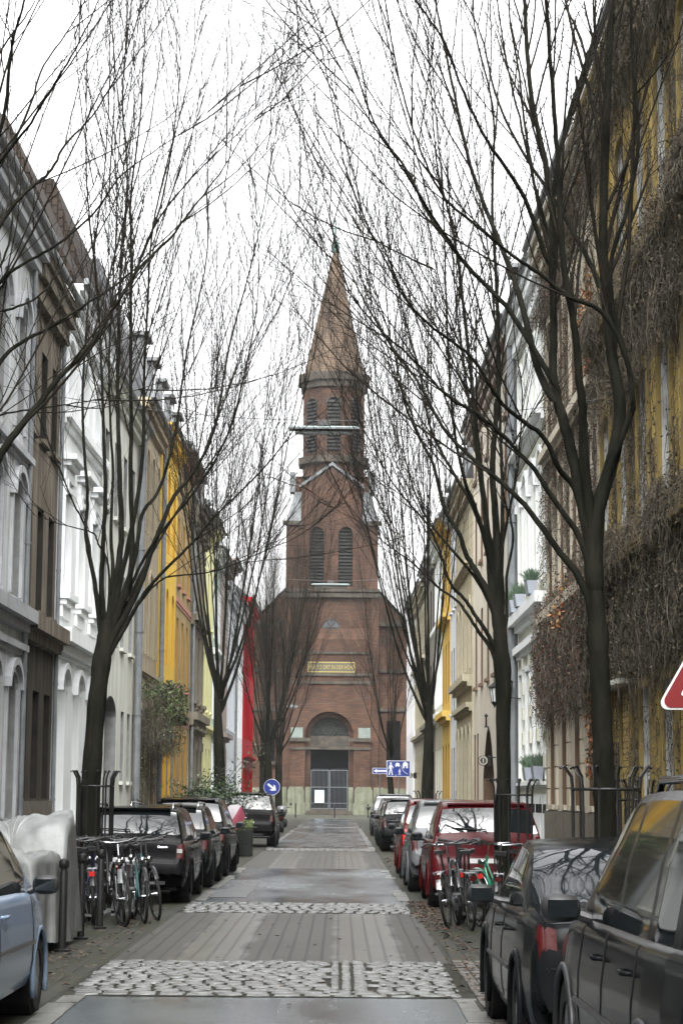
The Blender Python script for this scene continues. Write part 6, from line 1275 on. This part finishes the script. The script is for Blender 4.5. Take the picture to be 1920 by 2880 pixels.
# pink and white cloth over a child's bicycle, metal basket planter
rs = np.random.RandomState(6); cl = thing('covered_bicycle', (-3.05, 55.2, 0), 'bicycle draped with a pink and white cloth beside the evergreen shrub', 'covered bicycle')
for y0 in (0, 1.0): b = MB(); b.tube([(0, y0 + .3 * math.cos(t), .32 + .3 * math.sin(t)) for t in np.linspace(0, 2 * PI, 25)], .02, 5, False); b.build('wheel', rubber, cl)
b = MB(); b.tube([(0, 0, .32), (0, .3, .75), (0, .8, .8), (0, 1., .32)], .018, 6); b.tube([(0, .3, .75), (0, .4, .3), (0, .8, .8)], .016, 6); b.build('frame', f_blk, cl)
V = []; Q = []
for i in range(13):
    for j in range(16):
        u = (j / 15 - .5) * 2; v = i / 12; V.append((u * .42 * (1 - .3 * abs(u)) + .25 * v, v * .8, 1.42 - .42 * abs(u) ** 1.6 * (1.1 - .3 * v) - .32 * (1 - v) + .03 * math.sin(7 * u + 5 * v)))
for i in range(12):
    for j in range(15): Q.append((i * 16 + j, i * 16 + j + 1, i * 16 + 17 + j, i * 16 + 16 + j))
numesh('cloth', V, Q, [mat('cloth_white', (.22, .20, .21), .7), mat('cloth_pink', (.14, .03, .045), .7)], cl, mi=[1 if (q % 15) > 10 else 0 for q in range(len(Q))], smooth=True)
b = MB((-2.62, 57.0, 0)); 
for i in range(14):
    t = i / 13; b.tube([(-2.9 + .5 * t, 56.7, 0), (-2.92 + .54 * t, 56.7, .78)], .007, 4); b.tube([(-2.38, 56.7 + .9 * t, 0), (-2.36, 56.7 + .9 * t, .78)], .007, 4)
for z in np.arange(.06, .8, .1): b.tube([(-2.9, 56.7, z), (-2.38, 56.7, z), (-2.38, 57.6, z)], .007, 4)
b.box(-2.88, -2.40, 56.74, 57.55, .0, .70); o = b.build('wire_planter', mat('planter_dark', (.018, .02, .018), .7), None); tag(o, 'dark wire-mesh planter box at the kerb before the black off-road car', 'planter')
V = []; Q = []
for _ in range(700):
    c = np.array([rs.uniform(-2.9, -2.36), rs.uniform(56.7, 57.5), rs.uniform(.7, .98)]); u = rs.normal(0, 1, 3); u /= np.linalg.norm(u); w = np.cross(u, rs.normal(0, 1, 3)); w /= np.linalg.norm(w); z = rs.uniform(.02, .05); m = len(V); V += [c - u * z, c + w * z * .5, c + u * z, c - w * z * .5]; Q.append((m, m + 1, m + 2, m + 3))
o = thing('potted_plant', (-2.6, 57, .7), 'yellow-green plant growing in the dark wire-mesh planter', 'plant'); numesh('leaves', V, Q, grn[1], o, org=(-2.6, 57, .7)); b = MB((-2.6, 57, .7)); b.tube([(-2.64, 57.1, .68), (-2.62, 57.1, .92)], .012, 5); b.build('stem', twigm, o)
# finial above the pointed doorway
b = MB((4.6, 64.2, 3.8)); b.lathe((4.53, 64.25, 3.78), [(.07, 0), (.03, .06), (.025, .32), (.07, .36), (.0, .44)], 8); o = b.build('door_finial', iron, None); tag(o, 'small black iron finial on the tip of the pointed doorway', 'finial')

# thin winter haze along the street
vm = bpy.data.materials.new('haze'); vm.use_nodes = True; vn = vm.node_tree.nodes; vn.remove(vn['Principled BSDF'])
pv = vn.new('ShaderNodeVolumePrincipled'); pv.inputs['Color'].default_value = (.92, .95, .96, 1); pv.inputs['Density'].default_value = .00015
vm.node_tree.links.new(pv.outputs[0], vn['Material Output'].inputs['Volume'])
b = MB(); b.box(-60, 60, -115, 235, -2, 60); o = b.build('haze', vm); tag(o, kind='stuff')
